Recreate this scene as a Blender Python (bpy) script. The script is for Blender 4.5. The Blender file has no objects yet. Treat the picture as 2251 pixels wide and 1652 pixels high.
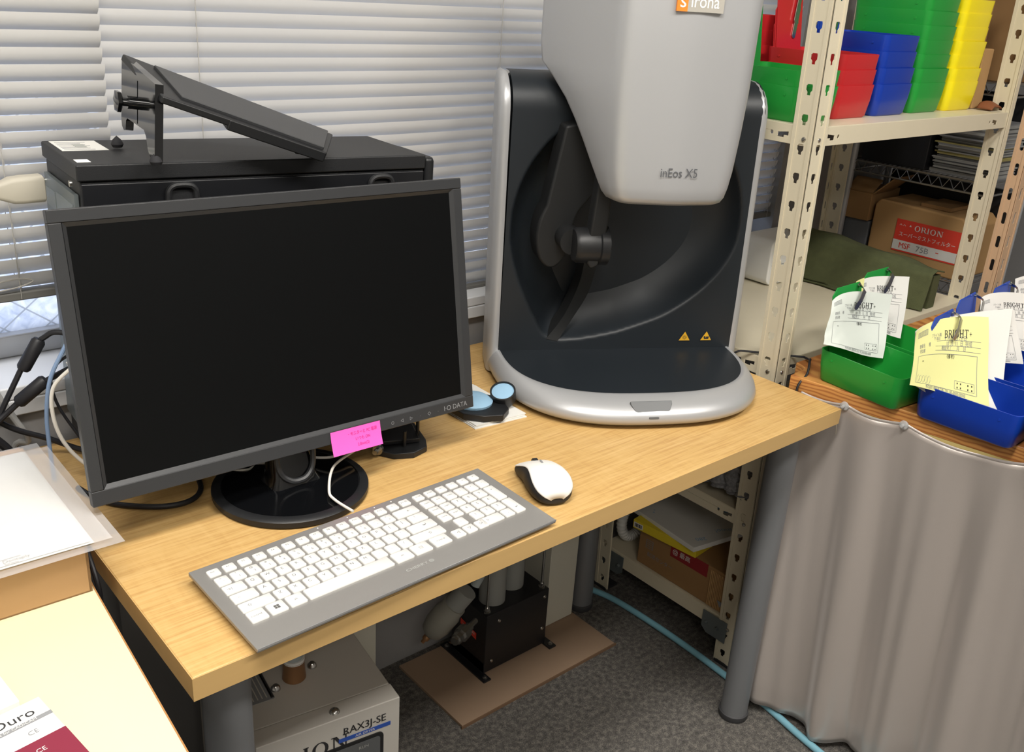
import bpy, bmesh, math, random
from math import sin, cos, pi, radians as rad
from mathutils import Vector as V, Matrix as MX
from mathutils.geometry import tessellate_polygon
random.seed(7)
SC = bpy.context.scene
COL = SC.collection

def s2l(c):
    return c/12.92 if c <= .04045 else ((c+.055)/1.055)**2.4
def hx(h):
    h = h.lstrip('#'); return tuple(s2l(int(h[i:i+2], 16)/255) for i in (0, 2, 4))+(1,)

# ------------------------------------------------------------------ camera
cam = bpy.data.cameras.new('camera'); camo = bpy.data.objects.new('camera', cam); COL.objects.link(camo)
cam.sensor_width = 36; cam.lens = 36*2091.46/2251; cam.clip_start = .02
yaw, pitch, roll = .7317, .3935, .067
F = V((sin(yaw)*cos(pitch), cos(yaw)*cos(pitch), -sin(pitch)))
Rr = F.cross(V((0, 0, 1))).normalized(); U = Rr.cross(F)
R2 = cos(roll)*Rr+sin(roll)*U; U2 = -sin(roll)*Rr+cos(roll)*U
camo.matrix_world = MX(((R2.x, U2.x, -F.x, -.2855), (R2.y, U2.y, -F.y, -.7685), (R2.z, U2.z, -F.z, 1.3899), (0, 0, 0, 1)))
SC.camera = camo
# ------------------------------------------------------------------ world, view
w = bpy.data.worlds.new('daylight'); SC.world = w; w.use_nodes = True
bg = w.node_tree.nodes['Background']; bg.inputs[0].default_value = (.90, .94, 1, 1); bg.inputs[1].default_value = 2.2
SC.view_settings.view_transform = 'Standard'; SC.view_settings.look = 'None'
SC.view_settings.gamma = 1; SC.view_settings.use_curve_mapping = False; SC.view_settings.exposure = 0.0
CEIL = 2.5
def ceiling_lamp(x, y, ln, wd, power, label, rz=0):
    root = bpy.data.objects.new('ceiling_light', None); COL.objects.link(root); root.location = (x, y, CEIL); root.rotation_euler.z = rz
    root['label'] = label; root['category'] = 'ceiling light'
    m = MB(); m.box((0, 0, -.02), (ln+.06, wd+.06, .04)); m.build('housing', [M('white_metal')], root)
    m = MB(); m.box((0, 0, -.042), (ln, wd, .004)); m.build('diffuser', [M('lamp')], root)
    l = bpy.data.lights.new('fluorescent_light', 'AREA'); l.shape = 'RECTANGLE'; l.size = ln; l.size_y = wd; l.energy = power; l.color = (1, .972, .93)
    o = bpy.data.objects.new('fluorescent_light', l); COL.objects.link(o); o.parent = root; o.location = (0, 0, -.05)

# ------------------------------------------------------------------ materials
_m = {}
def mk(name, color, rough=.5, metal=0, bump=0, bscale=200, var=0, vscale=8, spec=.5, coat=0, trans=0, alpha=1, emis=0, stretch=(1, 1, 1), ior=1.45, sheen=0, aniso=0):
    m = bpy.data.materials.new(name); m.use_nodes = True; nt = m.node_tree; b = nt.nodes['Principled BSDF']
    c = hx(color) if isinstance(color, str) else color
    b.inputs['Base Color'].default_value = c; b.inputs['Roughness'].default_value = rough; b.inputs['Metallic'].default_value = metal
    b.inputs['Specular IOR Level'].default_value = spec; b.inputs['Coat Weight'].default_value = coat
    b.inputs['Transmission Weight'].default_value = trans; b.inputs['Alpha'].default_value = alpha; b.inputs['IOR'].default_value = ior
    b.inputs['Sheen Weight'].default_value = sheen; b.inputs['Anisotropic'].default_value = aniso
    if emis: b.inputs['Emission Color'].default_value = c; b.inputs['Emission Strength'].default_value = emis
    if bump or var:
        tc = nt.nodes.new('ShaderNodeTexCoord'); mp = nt.nodes.new('ShaderNodeMapping'); mp.inputs['Scale'].default_value = stretch
        nt.links.new(tc.outputs['Object'], mp.inputs[0])
    if bump:
        n = nt.nodes.new('ShaderNodeTexNoise'); n.inputs['Scale'].default_value = bscale; n.inputs['Detail'].default_value = 4
        bp = nt.nodes.new('ShaderNodeBump'); bp.inputs['Strength'].default_value = bump; bp.inputs['Distance'].default_value = .001
        nt.links.new(mp.outputs[0], n.inputs['Vector']); nt.links.new(n.outputs['Fac'], bp.inputs['Height']); nt.links.new(bp.outputs[0], b.inputs['Normal'])
    if var:
        n = nt.nodes.new('ShaderNodeTexNoise'); n.inputs['Scale'].default_value = vscale; n.inputs['Detail'].default_value = 6
        mx = nt.nodes.new('ShaderNodeMix'); mx.data_type = 'RGBA'
        mx.inputs[6].default_value = tuple(v*(1-var) for v in c[:3])+(1,); mx.inputs[7].default_value = tuple(min(1, v*(1+var)) for v in c[:3])+(1,)
        nt.links.new(mp.outputs[0], n.inputs['Vector']); nt.links.new(n.outputs['Fac'], mx.inputs[0]); nt.links.new(mx.outputs[2], b.inputs['Base Color'])
    _m[name] = m; return m
def M(n): return _m[n]

mk('white_metal', '#e8e8e6', .4)
mk('lamp', '#fff4e2', .5, emis=9)
mk('wall_paint', '#b9b7b4', .8, bump=.2, bscale=300)
mk('wall_grey', '#8d8c8c', .7, bump=.15, bscale=250)
mk('ceiling_paint', '#dddbd6', .9, bump=.3, bscale=90)
mk('sill', '#d7d9dc', .35)
mk('frame_alu', '#bcbec1', .35, metal=.3)
mk('slat', '#d6d3ce', .45)
mk('cord', '#a8a5a0', .8)
mk('rail_dark', '#6b6a66', .5)
mk('desk_edge', '#c2a069', .5, var=.06, vscale=30, stretch=(.3, 3, 3))
mk('leg_grey', '#7e8083', .42, metal=.35)
mk('leg_cap', '#3b3b3d', .6)
mk('cream_metal', '#d3cab2', .38, bump=.05, bscale=400, var=.03, vscale=20)
mk('cream_under', '#c9c6b8', .45)
mk('peach_metal', '#ccab8a', .45)
mk('black_plastic', '#1b1c1e', .42, bump=.12, bscale=900)
mk('bezel', '#303133', .38, bump=.1, bscale=1200)
mk('screen', '#08090a', .38, spec=.18)
mk('gloss_black', '#0c0d0f', .12, coat=.4)
mk('scan_silver', '#b3b4b6', .38, metal=.42, bump=.04, bscale=1500)
mk('scan_black', '#1e2328', .42, bump=.08, bscale=1200)
mk('scan_arm', '#1c1d1e', .5, bump=.1, bscale=1200)
mk('scan_text', '#55575b', .5)
mk('orange', '#e8842c', .5); mk('tag_grey', '#a9a59c', .5); mk('white', '#f2f2ef', .5)
mk('warn_yellow', '#d8a62a', .5); mk('ink', '#2a2a2c', .6); mk('ink_grey', '#85878a', .6); mk('ink_faint', '#a5a7a3', .7)
mk('alu_grey', '#989693', .4, metal=.45, bump=.06, bscale=700, stretch=(.2, 3, 3))
mk('alu_edge', '#dfe0e2', .25, metal=.8)
mk('key_white', '#dcdcd9', .45)
mk('legend', '#565655', .6)
mk('mouse_white', '#e6e5e1', .35); mk('mouse_black', '#232425', .55, bump=.2, bscale=900)
mk('pc_black', '#1d1e20', .5, bump=.25, bscale=700)
mk('pc_side', '#17181b', .35)
mk('pc_io', '#7f8789', .4, metal=.6)
mk('pc_io_dark', '#2d3133', .6)
mk('beige_plug', '#aaa598', .55); mk('cable_black', '#1c1c20', .5); mk('cable_grey', '#a7a7a6', .5); mk('cable_blue', '#7d94b4', .5); mk('cable_white', '#e7e3da', .5)
mk('pink', '#ff5fbf', .7); mk('pink_ink', '#c02a8a', .8)
mk('silicone', '#8fb4cf', .55, bump=.8, bscale=120)
mk('paper', '#d9d8d3', .8); mk('paper_green', '#cdd3cc', .8); mk('paper_yellow', '#d9d795', .8)
mk('steel', '#b4b3b0', .25, metal=.95); mk('brass', '#9a7350', .4, metal=.6)
mk('carton', '#b08b5c', .8, var=.05, vscale=12, bump=.15, bscale=150); mk('carton_dark', '#96734a', .85, var=.06, vscale=10)
mk('carton_box', '#b08c62', .75, var=.04)
mk('hardboard', '#98806a', .75, var=.06, vscale=14, bump=.15, bscale=400); mk('hardboard_edge', '#6d543f', .9)
mk('cream_top', '#dad3b0', .5); mk('cream_top_edge', '#a87846', .6)
mk('dryer_grey', '#c3bfb8', .5, bump=.12, bscale=900)
mk('black_paint', '#1d1d1f', .32)
mk('label_blue', '#2d52a8', .5); mk('label_red', '#d8402f', .6); mk('dark_red', '#8c2428', .6); mk('magenta', '#7b2238', .6)
mk('pipe_grey', '#9ba3a4', .45); mk('pipe_white', '#d8d8d4', .5); mk('cylinder_grey', '#8d8e8a', .5, bump=.1, bscale=300)
mk('bowl_grey', '#98968c', .35, trans=.15)
mk('green_plastic', '#23953a', .3); mk('red_plastic', '#c0282c', .32); mk('blue_plastic', '#1238a0', .3); mk('yellow_plastic', '#f6e31a', .3)
mk('green_tab', '#2f9f4a', .25, trans=.25, ior=1.2); mk('blue_tab', '#2b50b8', .25, trans=.25, ior=1.2); mk('red_tab', '#b8262a', .3)
mk('green_cloth', '#4c5134', .95, var=.25, vscale=60, bump=.8, bscale=400)
mk('knit', '#7b7b7d', .95, var=.8, vscale=160, bump=1, bscale=250)
mk('tube_white', '#cfcfcb', .4, bump=.5, bscale=60); mk('tube_blue', '#7fb3c4', .4)
mk('grey_bin', '#6d7176', .6); mk('dark_rubber', '#232326', .8)
mk('yellow_box', '#d9c22c', .6); mk('brown_leather', '#7d4a2c', .7)
mk('plastic_cap', '#d7d9da', .2, trans=.5, ior=1.3)
mk('clear', '#f2f2f4', .12, alpha=.32, spec=.8)
mk('lining', '#cdb877', .8)
mk('shaded_paper', '#9b9c9a', .85); mk('shaded_yellow_paper', '#a39a62', .85)  # white and yellow paper greyed down: the rack's shade is put into the colour
mk('bite_wax', '#dfab86', .6)
mk('led_dark', '#5c5e60', .4)

def node_mat(name):
    m = bpy.data.materials.new(name); m.use_nodes = True; _m[name] = m; return m, m.node_tree, m.node_tree.nodes['Principled BSDF']
def ramp(nt, src, stops):
    r = nt.nodes.new('ShaderNodeValToRGB'); nt.links.new(src, r.inputs[0]); e = r.color_ramp.elements
    while len(e) < len(stops): e.new(.5)
    for q, (p, c) in zip(e, stops): q.position = p; q.color = hx(c) if isinstance(c, str) else c
    return r.outputs[0]
def coords(nt, scale, rot=(0, 0, 0)):
    tc = nt.nodes.new('ShaderNodeTexCoord'); mp = nt.nodes.new('ShaderNodeMapping'); mp.inputs['Scale'].default_value = scale; mp.inputs['Rotation'].default_value = rot
    nt.links.new(tc.outputs['Object'], mp.inputs[0]); return mp.outputs[0]
def noise(nt, vec, sc, det=5, dist=0):
    n = nt.nodes.new('ShaderNodeTexNoise'); n.inputs['Scale'].default_value = sc; n.inputs['Detail'].default_value = det; n.inputs['Distortion'].default_value = dist
    nt.links.new(vec, n.inputs['Vector']); return n.outputs['Fac']
# desk laminate: fine lengthwise maple grain plus short ripples across it
m, nt, b = node_mat('desk_wood')
g1 = noise(nt, coords(nt, (1.2, 26, 4)), 9, 8, .6); g2 = noise(nt, coords(nt, (14, 3, 4), (0, 0, .9)), 4, 4, 1.5)
mixf = nt.nodes.new('ShaderNodeMath'); mixf.operation = 'MULTIPLY_ADD'; nt.links.new(g2, mixf.inputs[0]); mixf.inputs[1].default_value = .22; 
sc_ = nt.nodes.new('ShaderNodeMath'); sc_.operation = 'MULTIPLY'; nt.links.new(g1, sc_.inputs[0]); sc_.inputs[1].default_value = .8; nt.links.new(sc_.outputs[0], mixf.inputs[2])
nt.links.new(ramp(nt, mixf.outputs[0], [(.38, '#ba935b'), (.5, '#c6a166'), (.66, '#cfac73')]), b.inputs['Base Color']); b.inputs['Roughness'].default_value = .42
# pine plank: strong growth lines
m, nt, b = node_mat('pine')
wv = nt.nodes.new('ShaderNodeTexWave'); wv.wave_type = 'RINGS'; wv.rings_direction = 'Y'; wv.inputs['Scale'].default_value = 9; wv.inputs['Distortion'].default_value = 5; wv.inputs['Detail'].default_value = 2; wv.inputs['Detail Scale'].default_value = 1.2
nt.links.new(coords(nt, (2.6, 1.4, 5)), wv.inputs['Vector'])
nt.links.new(ramp(nt, wv.outputs['Fac'], [(.0, '#cb9252'), (.5, '#c2884a'), (.85, '#b07241'), (1, '#a06534')]), b.inputs['Base Color']); b.inputs['Roughness'].default_value = .38
# carpet
m, nt, b = node_mat('carpet')
c1 = noise(nt, coords(nt, (1, 1, 1)), 95, 3); c2 = noise(nt, coords(nt, (1, 1, 1)), 420, 3)
ad = nt.nodes.new('ShaderNodeMath'); ad.operation = 'ADD'; nt.links.new(c1, ad.inputs[0]); nt.links.new(c2, ad.inputs[1])
nt.links.new(ramp(nt, ad.outputs[0], [(.36, '#3f3d3b'), (.5, '#5d5a56'), (.62, '#7f7a73')]), b.inputs['Base Color']); b.inputs['Roughness'].default_value = .95
r_ = ad; h_ = nt.nodes.new('ShaderNodeMath'); h_.operation = 'MULTIPLY'; h_.inputs[1].default_value = .5; nt.links.new(ad.outputs[0], h_.inputs[0])
rp = [n for n in nt.nodes if n.type == 'VALTORGB'][0]; nt.links.new(h_.outputs[0], rp.inputs[0])
bp = nt.nodes.new('ShaderNodeBump'); bp.inputs['Strength'].default_value = .8; bp.inputs['Distance'].default_value = .004; nt.links.new(c2, bp.inputs['Height']); nt.links.new(bp.outputs[0], b.inputs['Normal'])
# satin curtain
m, nt, b = node_mat('satin')
b.inputs['Base Color'].default_value = hx('#c2b9b3'); b.inputs['Roughness'].default_value = .36; b.inputs['Metallic'].default_value = .5; b.inputs['Sheen Weight'].default_value = .3
bp = nt.nodes.new('ShaderNodeBump'); bp.inputs['Strength'].default_value = .15; bp.inputs['Distance'].default_value = .0006; nt.links.new(noise(nt, coords(nt, (1, 1, .25)), 1400, 2), bp.inputs['Height']); nt.links.new(bp.outputs[0], b.inputs['Normal'])
# frosted wired glass: lets daylight through softly; mottled, with a diagonal wire grid
m, nt, b = node_mat('wired_glass')
vec = coords(nt, (1, 1, 1)); mot = noise(nt, vec, 55, 6, .8)
vc = nt.nodes.new('ShaderNodeTexChecker')  # placeholder for wire lines replaced by waves
nt.nodes.remove(vc)
lines = []
for sgn in (1, -1):
    wv = nt.nodes.new('ShaderNodeTexWave'); wv.wave_type = 'BANDS'; wv.bands_direction = 'X'; wv.inputs['Scale'].default_value = 7.5; wv.inputs['Distortion'].default_value = .12
    nt.links.new(coords(nt, (1, 1, 1), (0, sgn*.9, 0)), wv.inputs['Vector'])
    st = nt.nodes.new('ShaderNodeMath'); st.operation = 'GREATER_THAN'; st.inputs[1].default_value = .992; nt.links.new(wv.outputs['Fac'], st.inputs[0]); lines.append(st.outputs[0])
mxm = nt.nodes.new('ShaderNodeMath'); mxm.operation = 'MAXIMUM'; nt.links.new(lines[0], mxm.inputs[0]); nt.links.new(lines[1], mxm.inputs[1])
colr = ramp(nt, mot, [(.3, '#bcc4d4'), (.5, '#d8dde8'), (.7, '#f0f2f6')])
mx = nt.nodes.new('ShaderNodeMix'); mx.data_type = 'RGBA'; nt.links.new(mxm.outputs[0], mx.inputs[0]); nt.links.new(colr, mx.inputs[6]); mx.inputs[7].default_value = (.42, .44, .48, 1)
tl = nt.nodes.new('ShaderNodeBsdfTranslucent'); nt.links.new(mx.outputs[2], tl.inputs[0]); gl = nt.nodes.new('ShaderNodeBsdfGlossy'); gl.inputs['Roughness'].default_value = .25
ms = nt.nodes.new('ShaderNodeMixShader'); ms.inputs[0].default_value = .05; nt.links.new(tl.outputs[0], ms.inputs[1]); nt.links.new(gl.outputs[0], ms.inputs[2])
nt.links.new(ms.outputs[0], [n for n in nt.nodes if n.type == 'OUTPUT_MATERIAL'][0].inputs[0])
# blind slats: painted aluminium with a little light coming through
m, nt, b = node_mat('slat_paint')
b.inputs['Base Color'].default_value = hx('#cdccca'); b.inputs['Roughness'].default_value = .5
tl = nt.nodes.new('ShaderNodeBsdfTranslucent'); tl.inputs[0].default_value = hx('#d9d2c8'); ms = nt.nodes.new('ShaderNodeMixShader'); ms.inputs[0].default_value = .12
nt.links.new(b.outputs[0], ms.inputs[1]); nt.links.new(tl.outputs[0], ms.inputs[2]); nt.links.new(ms.outputs[0], [n for n in nt.nodes if n.type == 'OUTPUT_MATERIAL'][0].inputs[0])
# perforated metal look for the tower's rear
m, nt, b = node_mat('perforated')
vr = nt.nodes.new('ShaderNodeTexVoronoi'); vr.inputs['Scale'].default_value = 190; vr.inputs['Randomness'].default_value = 0; nt.links.new(coords(nt, (1, 1, 1)), vr.inputs['Vector'])
nt.links.new(ramp(nt, vr.outputs['Distance'], [(.28, '#17191a'), (.34, '#8a9294')]), b.inputs['Base Color']); b.inputs['Roughness'].default_value = .4; b.inputs['Metallic'].default_value = .5

# ------------------------------------------------------------------ mesh builder
def RZ(a): return MX.Rotation(a, 4, 'Z')
def RX(a): return MX.Rotation(a, 4, 'X')
def RY(a): return MX.Rotation(a, 4, 'Y')
def T(x, y=0, z=0): return MX.Translation((x, y, z))
_txt = {}
def text_geo(s):
    if s in _txt: return _txt[s]
    cu = bpy.data.curves.new('t', 'FONT'); cu.body = s; cu.size = 1; cu.resolution_u = 3; cu.align_x = 'CENTER'; cu.align_y = 'CENTER'
    ob = bpy.data.objects.new('t', cu); me = ob.to_mesh()
    r = ([tuple(v.co) for v in me.vertices], [tuple(p.vertices) for p in me.polygons])
    ob.to_mesh_clear(); bpy.data.objects.remove(ob); bpy.data.curves.remove(cu)
    _txt[s] = r; return r
def arc_pts(cx, cy, r, a0, a1, n, ry=None):
    ry = ry or r
    return [(cx+r*cos(a0+(a1-a0)*i/n), cy+ry*sin(a0+(a1-a0)*i/n)) for i in range(n+1)]
def band(outer, inner):
    return [[outer[i], outer[i+1], inner[i+1], inner[i]] for i in range(len(outer)-1)]
def quad(x0, y0, x1, y1): return [(x0, y0), (x1, y0), (x1, y1), (x0, y1)]
def serif_word(s):
    """heavy slab-serif capitals as lists of quads, one em high; returns quads centred on 0"""
    out = []; x = 0; st = .17
    def stem(x, y0=0, y1=1, ser=(1, 1)):
        q = [quad(x, y0, x+st, y1)]
        if ser[0]: q.append(quad(x-.07, y0, x+st+.07, y0+.07))
        if ser[1]: q.append(quad(x-.07, y1-.07, x+st+.07, y1))
        return q
    for ch in s:
        g = []; wd = .8
        if ch == 'I': g = stem(.09); wd = .42
        elif ch in 'OG':
            wd = 1.0; a0, a1 = (0, 2*pi) if ch == 'O' else (.7, 2*pi-.15)
            g = band(arc_pts(.47, .5, .47, a0, a1, 22, .52), arc_pts(.47, .5, .28, a0, a1, 22, .45))
            if ch == 'G': g += [quad(.75, .1, .9, .45), quad(.58, .42, .95, .49)]
        elif ch in 'RB':
            wd = .92; g = stem(.09); hh = .25
            g += band(arc_pts(.4, .73, .36, -pi/2, pi/2, 10, .27), arc_pts(.4, .73, .19, -pi/2, pi/2, 10, .2)) + [quad(.25, .93, .42, 1), quad(.25, .46, .42, .53)]
            if ch == 'B': g += band(arc_pts(.42, .26, .42, -pi/2, pi/2, 10, .26), arc_pts(.42, .26, .24, -pi/2, pi/2, 10, .19)) + [quad(.25, 0, .44, .07)]
            else: g += [[(.42, .47), (.6, .5), (.95, 0), (.72, 0)], quad(.7, 0, 1.0, .06)]
        elif ch == 'N': wd = 1.05; g = [quad(.12, 0, .2, 1), quad(.82, 0, .9, 1), [(.1, 1), (.32, 1), (.9, 0), (.72, 0)], quad(0, 0, .34, .06), quad(0, .94, .3, 1), quad(.68, .94, 1.02, 1)]
        elif ch == 'H': wd = 1.02; g = stem(.09)+stem(.68)+[quad(.2, .46, .7, .54)]
        elif ch == 'T': wd = .88; g = stem(.34, 0, 1, (1, 0))+[quad(.02, .93, .83, 1), quad(.02, .75, .08, 1), quad(.77, .75, .83, 1)]
        elif ch == '+': wd = .6; g = [quad(.05, .44, .5, .52), quad(.24, .25, .31, .71)]
        out += [[(a+x, c) for a, c in q] for q in g]; x += wd+.1
    return [[(a-x/2, c-.5) for a, c in q] for q in out], x
class MB:
    def __init__(s): s.v = []; s.f = []; s.m = []
    def add(s, vs, fs, mat=0, X=None):
        o = len(s.v); s.v += [tuple(X @ V(p)) if X is not None else tuple(p) for p in vs]
        s.f += [tuple(i+o for i in f) for f in fs]; s.m += [mat]*len(fs); return s
    def box(s, c, d, mat=0, X=None):
        x, y, z = (k/2 for k in d); cx, cy, cz = c
        vs = [(cx+i*x, cy+j*y, cz+k*z) for i in (-1, 1) for j in (-1, 1) for k in (-1, 1)]
        return s.add(vs, [(0, 1, 3, 2), (4, 6, 7, 5), (0, 4, 5, 1), (2, 3, 7, 6), (0, 2, 6, 4), (1, 5, 7, 3)], mat, X)
    def b2(s, p0, p1, mat=0, X=None):
        return s.box([(a+b)/2 for a, b in zip(p0, p1)], [abs(b-a) for a, b in zip(p0, p1)], mat, X)
    def prism(s, poly, z0, z1, mat=0, X=None, top=None):
        n = len(poly); tp = top or poly
        vs = [(p[0], p[1], z0) for p in poly]+[(p[0], p[1], z1) for p in tp]
        fs = [tuple(range(n-1, -1, -1)), tuple(range(n, 2*n))]+[(i, (i+1) % n, n+(i+1) % n, n+i) for i in range(n)]
        return s.add(vs, fs, mat, X)
    def cyl(s, r, z0, z1, n=24, mat=0, X=None, r2=None):
        r2 = r if r2 is None else r2
        return s.prism([(r*cos(2*pi*i/n), r*sin(2*pi*i/n)) for i in range(n)], z0, z1, mat, X, [(r2*cos(2*pi*i/n), r2*sin(2*pi*i/n)) for i in range(n)])
    def lathe(s, prof, n=32, mat=0, X=None):
        vs = []; fs = []; k = len(prof)
        for i in range(n):
            a = 2*pi*i/n; vs += [(r*cos(a), r*sin(a), z) for r, z in prof]
        for i in range(n):
            j = (i+1) % n
            fs += [(i*k+q, j*k+q, j*k+q+1, i*k+q+1) for q in range(k-1)]
        return s.add(vs, fs, mat, X)
    def loft(s, rings, mat=0, X=None, cap0=True, cap1=True, closed=True):
        n = len(rings[0]); vs = [p for r in rings for p in r]; fs = []
        for k in range(len(rings)-1):
            for i in range(n if closed else n-1):
                j = (i+1) % n; fs.append((k*n+i, k*n+j, (k+1)*n+j, (k+1)*n+i))
        if cap0: fs.append(tuple(range(n-1, -1, -1)))
        if cap1: fs.append(tuple(range((len(rings)-1)*n, len(rings)*n)))
        return s.add(vs, fs, mat, X)
    def tube(s, pts, r, n=10, mat=0, sub=6, X=None):
        P = spline([V(p) for p in pts], sub) if sub > 1 else [V(p) for p in pts]
        rr = r if callable(r) else (lambda t: r)
        rings = []; up = V((0, 0, 1)); t0 = (P[1]-P[0]).normalized()
        if abs(t0.dot(up)) > .9: up = V((1, 0, 0))
        nrm = (up-t0*up.dot(t0)).normalized()
        for i, p in enumerate(P):
            t = (P[min(i+1, len(P)-1)]-P[max(i-1, 0)]).normalized(); nrm = (nrm-t*nrm.dot(t)).normalized(); bn = t.cross(nrm)
            q = rr(i/(len(P)-1)); rings.append([tuple(p+q*(cos(2*pi*k/n)*nrm+sin(2*pi*k/n)*bn)) for k in range(n)])
        return s.loft(rings, mat, X)
    def grid(s, fn, nu, nv, mat=0, X=None):
        vs = [fn(i/nu, j/nv) for j in range(nv+1) for i in range(nu+1)]
        return s.add(vs, [(j*(nu+1)+i, j*(nu+1)+i+1, (j+1)*(nu+1)+i+1, (j+1)*(nu+1)+i) for j in range(nv) for i in range(nu)], mat, X)
    def text(s, t, size, X=None, mat=1, warp=None, sx=1):
        vs, fs = text_geo(t); vs = [(a*size*sx, b*size, 0) for a, b, c in vs]
        if warp: vs = [warp(a, b) for a, b, c in vs]
        return s.add(vs, fs, mat, X)
    def polys2(s, polys, size, X=None, mat=1, warp=None, off=(0, 0), sx=1):
        for q in polys:
            vs = [(a*size*sx+off[0], b*size+off[1], 0) for a, b in q]
            if warp: vs = [warp(a, b) for a, b, c in vs]
            s.add(vs, [tuple(range(len(vs)))], mat, X)
        return s
    def build(s, name, mats, parent=None, smooth=False, bevel=0, seg=2, solid=0, sub=0, ang=35, fix=True):
        me = bpy.data.meshes.new(name); me.from_pydata(s.v, [], s.f)
        for mt in mats: me.materials.append(mt)
        me.polygons.foreach_set('material_index', s.m)
        if fix:
            bm = bmesh.new(); bm.from_mesh(me)
            if fix == 2: bmesh.ops.remove_doubles(bm, verts=bm.verts, dist=1e-5)
            bmesh.ops.recalc_face_normals(bm, faces=bm.faces); bm.to_mesh(me); bm.free()
        o = bpy.data.objects.new(name, me); COL.objects.link(o)
        if parent: o.parent = parent
        if solid: md = o.modifiers.new('s', 'SOLIDIFY'); md.thickness = abs(solid); md.offset = -1 if solid > 0 else 1
        if sub: md = o.modifiers.new('u', 'SUBSURF'); md.levels = sub; md.render_levels = sub
        if bevel: md = o.modifiers.new('b', 'BEVEL'); md.width = bevel; md.segments = seg; md.limit_method = 'ANGLE'; md.angle_limit = rad(40); md.harden_normals = True
        if smooth or bevel:
            me.polygons.foreach_set('use_smooth', [True]*len(me.polygons))
            try: me.set_sharp_from_angle(angle=rad(ang))
            except Exception: pass
        return o
def spline(P, sub):
    out = []
    for i in range(len(P)-1):
        p0 = P[max(i-1, 0)]; p1 = P[i]; p2 = P[i+1]; p3 = P[min(i+2, len(P)-1)]
        for k in range(sub):
            t = k/sub; out.append(.5*((2*p1)+(-p0+p2)*t+(2*p0-5*p1+4*p2-p3)*t*t+(-p0+3*p1-3*p2+p3)*t**3))
    out.append(P[-1]); return out
def rrect(w, h, r, n=5, cx=0, cy=0):
    o = []
    for sx, sy, a in ((1, 1, 0), (-1, 1, pi/2), (-1, -1, pi), (1, -1, 1.5*pi)):
        o += [(cx+sx*(w/2-r)+r*cos(a+pi/2*i/n), cy+sy*(h/2-r)+r*sin(a+pi/2*i/n)) for i in range(n+1)]
    return o
def thing(name, label, cat, loc=(0, 0, 0), rz=0, group=None):
    o = bpy.data.objects.new(name, None); COL.objects.link(o); o.location = loc; o.rotation_euler.z = rz; o.empty_display_size = .05
    o['label'] = label; o['category'] = cat
    if group: o['group'] = group
    return o
def tag(o, label, cat, group=None):
    o['label'] = label; o['category'] = cat
    if group: o['group'] = group
    return o
def struct(o): o['kind'] = 'structure'; return o
def copy_thing(r, loc, rz, label, group=None):
    c = r.copy(); COL.objects.link(c); c.location = loc; c.rotation_euler.z = rz; c['label'] = label
    if group: c['group'] = group
    for ch in list(r.children):
        d = ch.copy(); COL.objects.link(d); d.parent = c
        for g in list(ch.children):
            e = g.copy(); COL.objects.link(e); e.parent = d
    return c

# ------------------------------------------------------------------ room
WX0, WX1, WY, SILL, WTOP = -1.35, 1.83, .62, .815, 2.2
m = MB(); m.b2((-2.2, -3.0, -.05), (3.0, .80, 0)); struct(m.build('floor', [M('carpet')]))
m = MB(); m.b2((-2.2, -3.0, CEIL), (3.0, .80, CEIL+.05)); struct(m.build('ceiling', [M('ceiling_paint')]))
m = MB(); m.b2((-2.2, WY, 0), (3.0, .80, SILL-.02)); m.b2((-2.2, WY, WTOP), (3.0, .80, CEIL)); m.b2((-2.2, WY, SILL-.02), (WX0, .80, WTOP)); m.b2((WX1, WY, SILL-.02), (3.0, .80, WTOP))
struct(m.build('wall_back', [M('wall_grey')]))
m = MB(); m.b2((2.95, -3.0, 0), (3.0, .62, CEIL)); struct(m.build('wall_right', [M('wall_grey')]))
m = MB(); m.b2((-2.2, -3.0, 0), (-2.15, .62, CEIL)); struct(m.build('wall_left', [M('wall_paint')]))
m = MB(); m.b2((-2.15, -3.0, 0), (2.95, -2.95, CEIL)); struct(m.build('wall_front', [M('wall_paint')]))
m = MB(); m.b2((WX0, WY-.012, SILL-.02), (WX1, .735, SILL)); m.b2((WX0, WY-.012, SILL-.045), (WX1, WY, SILL-.02)); struct(m.build('trim_1', [M('sill')], bevel=.003))
wn = thing('window_1', 'window', 'window'); del wn['label']; del wn['category']; wn['kind'] = 'structure'
m = MB()
for z0, z1 in ((SILL, SILL+.035), (WTOP-.05, WTOP), (1.5, 1.54)): m.b2((WX0, .725, z0), (WX1, .765, z1))
for x in (WX0+.02, -.35, .163, .72, 1.3, WX1-.02): m.b2((x-.02, .72, SILL), (x+.02, .77, WTOP))
m.build('window_frame', [M('frame_alu')], wn, bevel=.003)
m = MB(); m.b2((WX0, .742, SILL), (WX1, .748, WTOP)); m.build('window_pane', [M('wired_glass')], wn)
struct(wn)

ceiling_lamp(-.25, -.45, 1.2, .28, 36, 'white fluorescent ceiling light over the cream side desk')
ceiling_lamp(1.0, -1.1, 1.2, .28, 30, 'white fluorescent ceiling light over the tray counter')
ceiling_lamp(-.9, -2.0, 1.2, .28, 12, 'white fluorescent ceiling light by the rear of the room')

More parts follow.
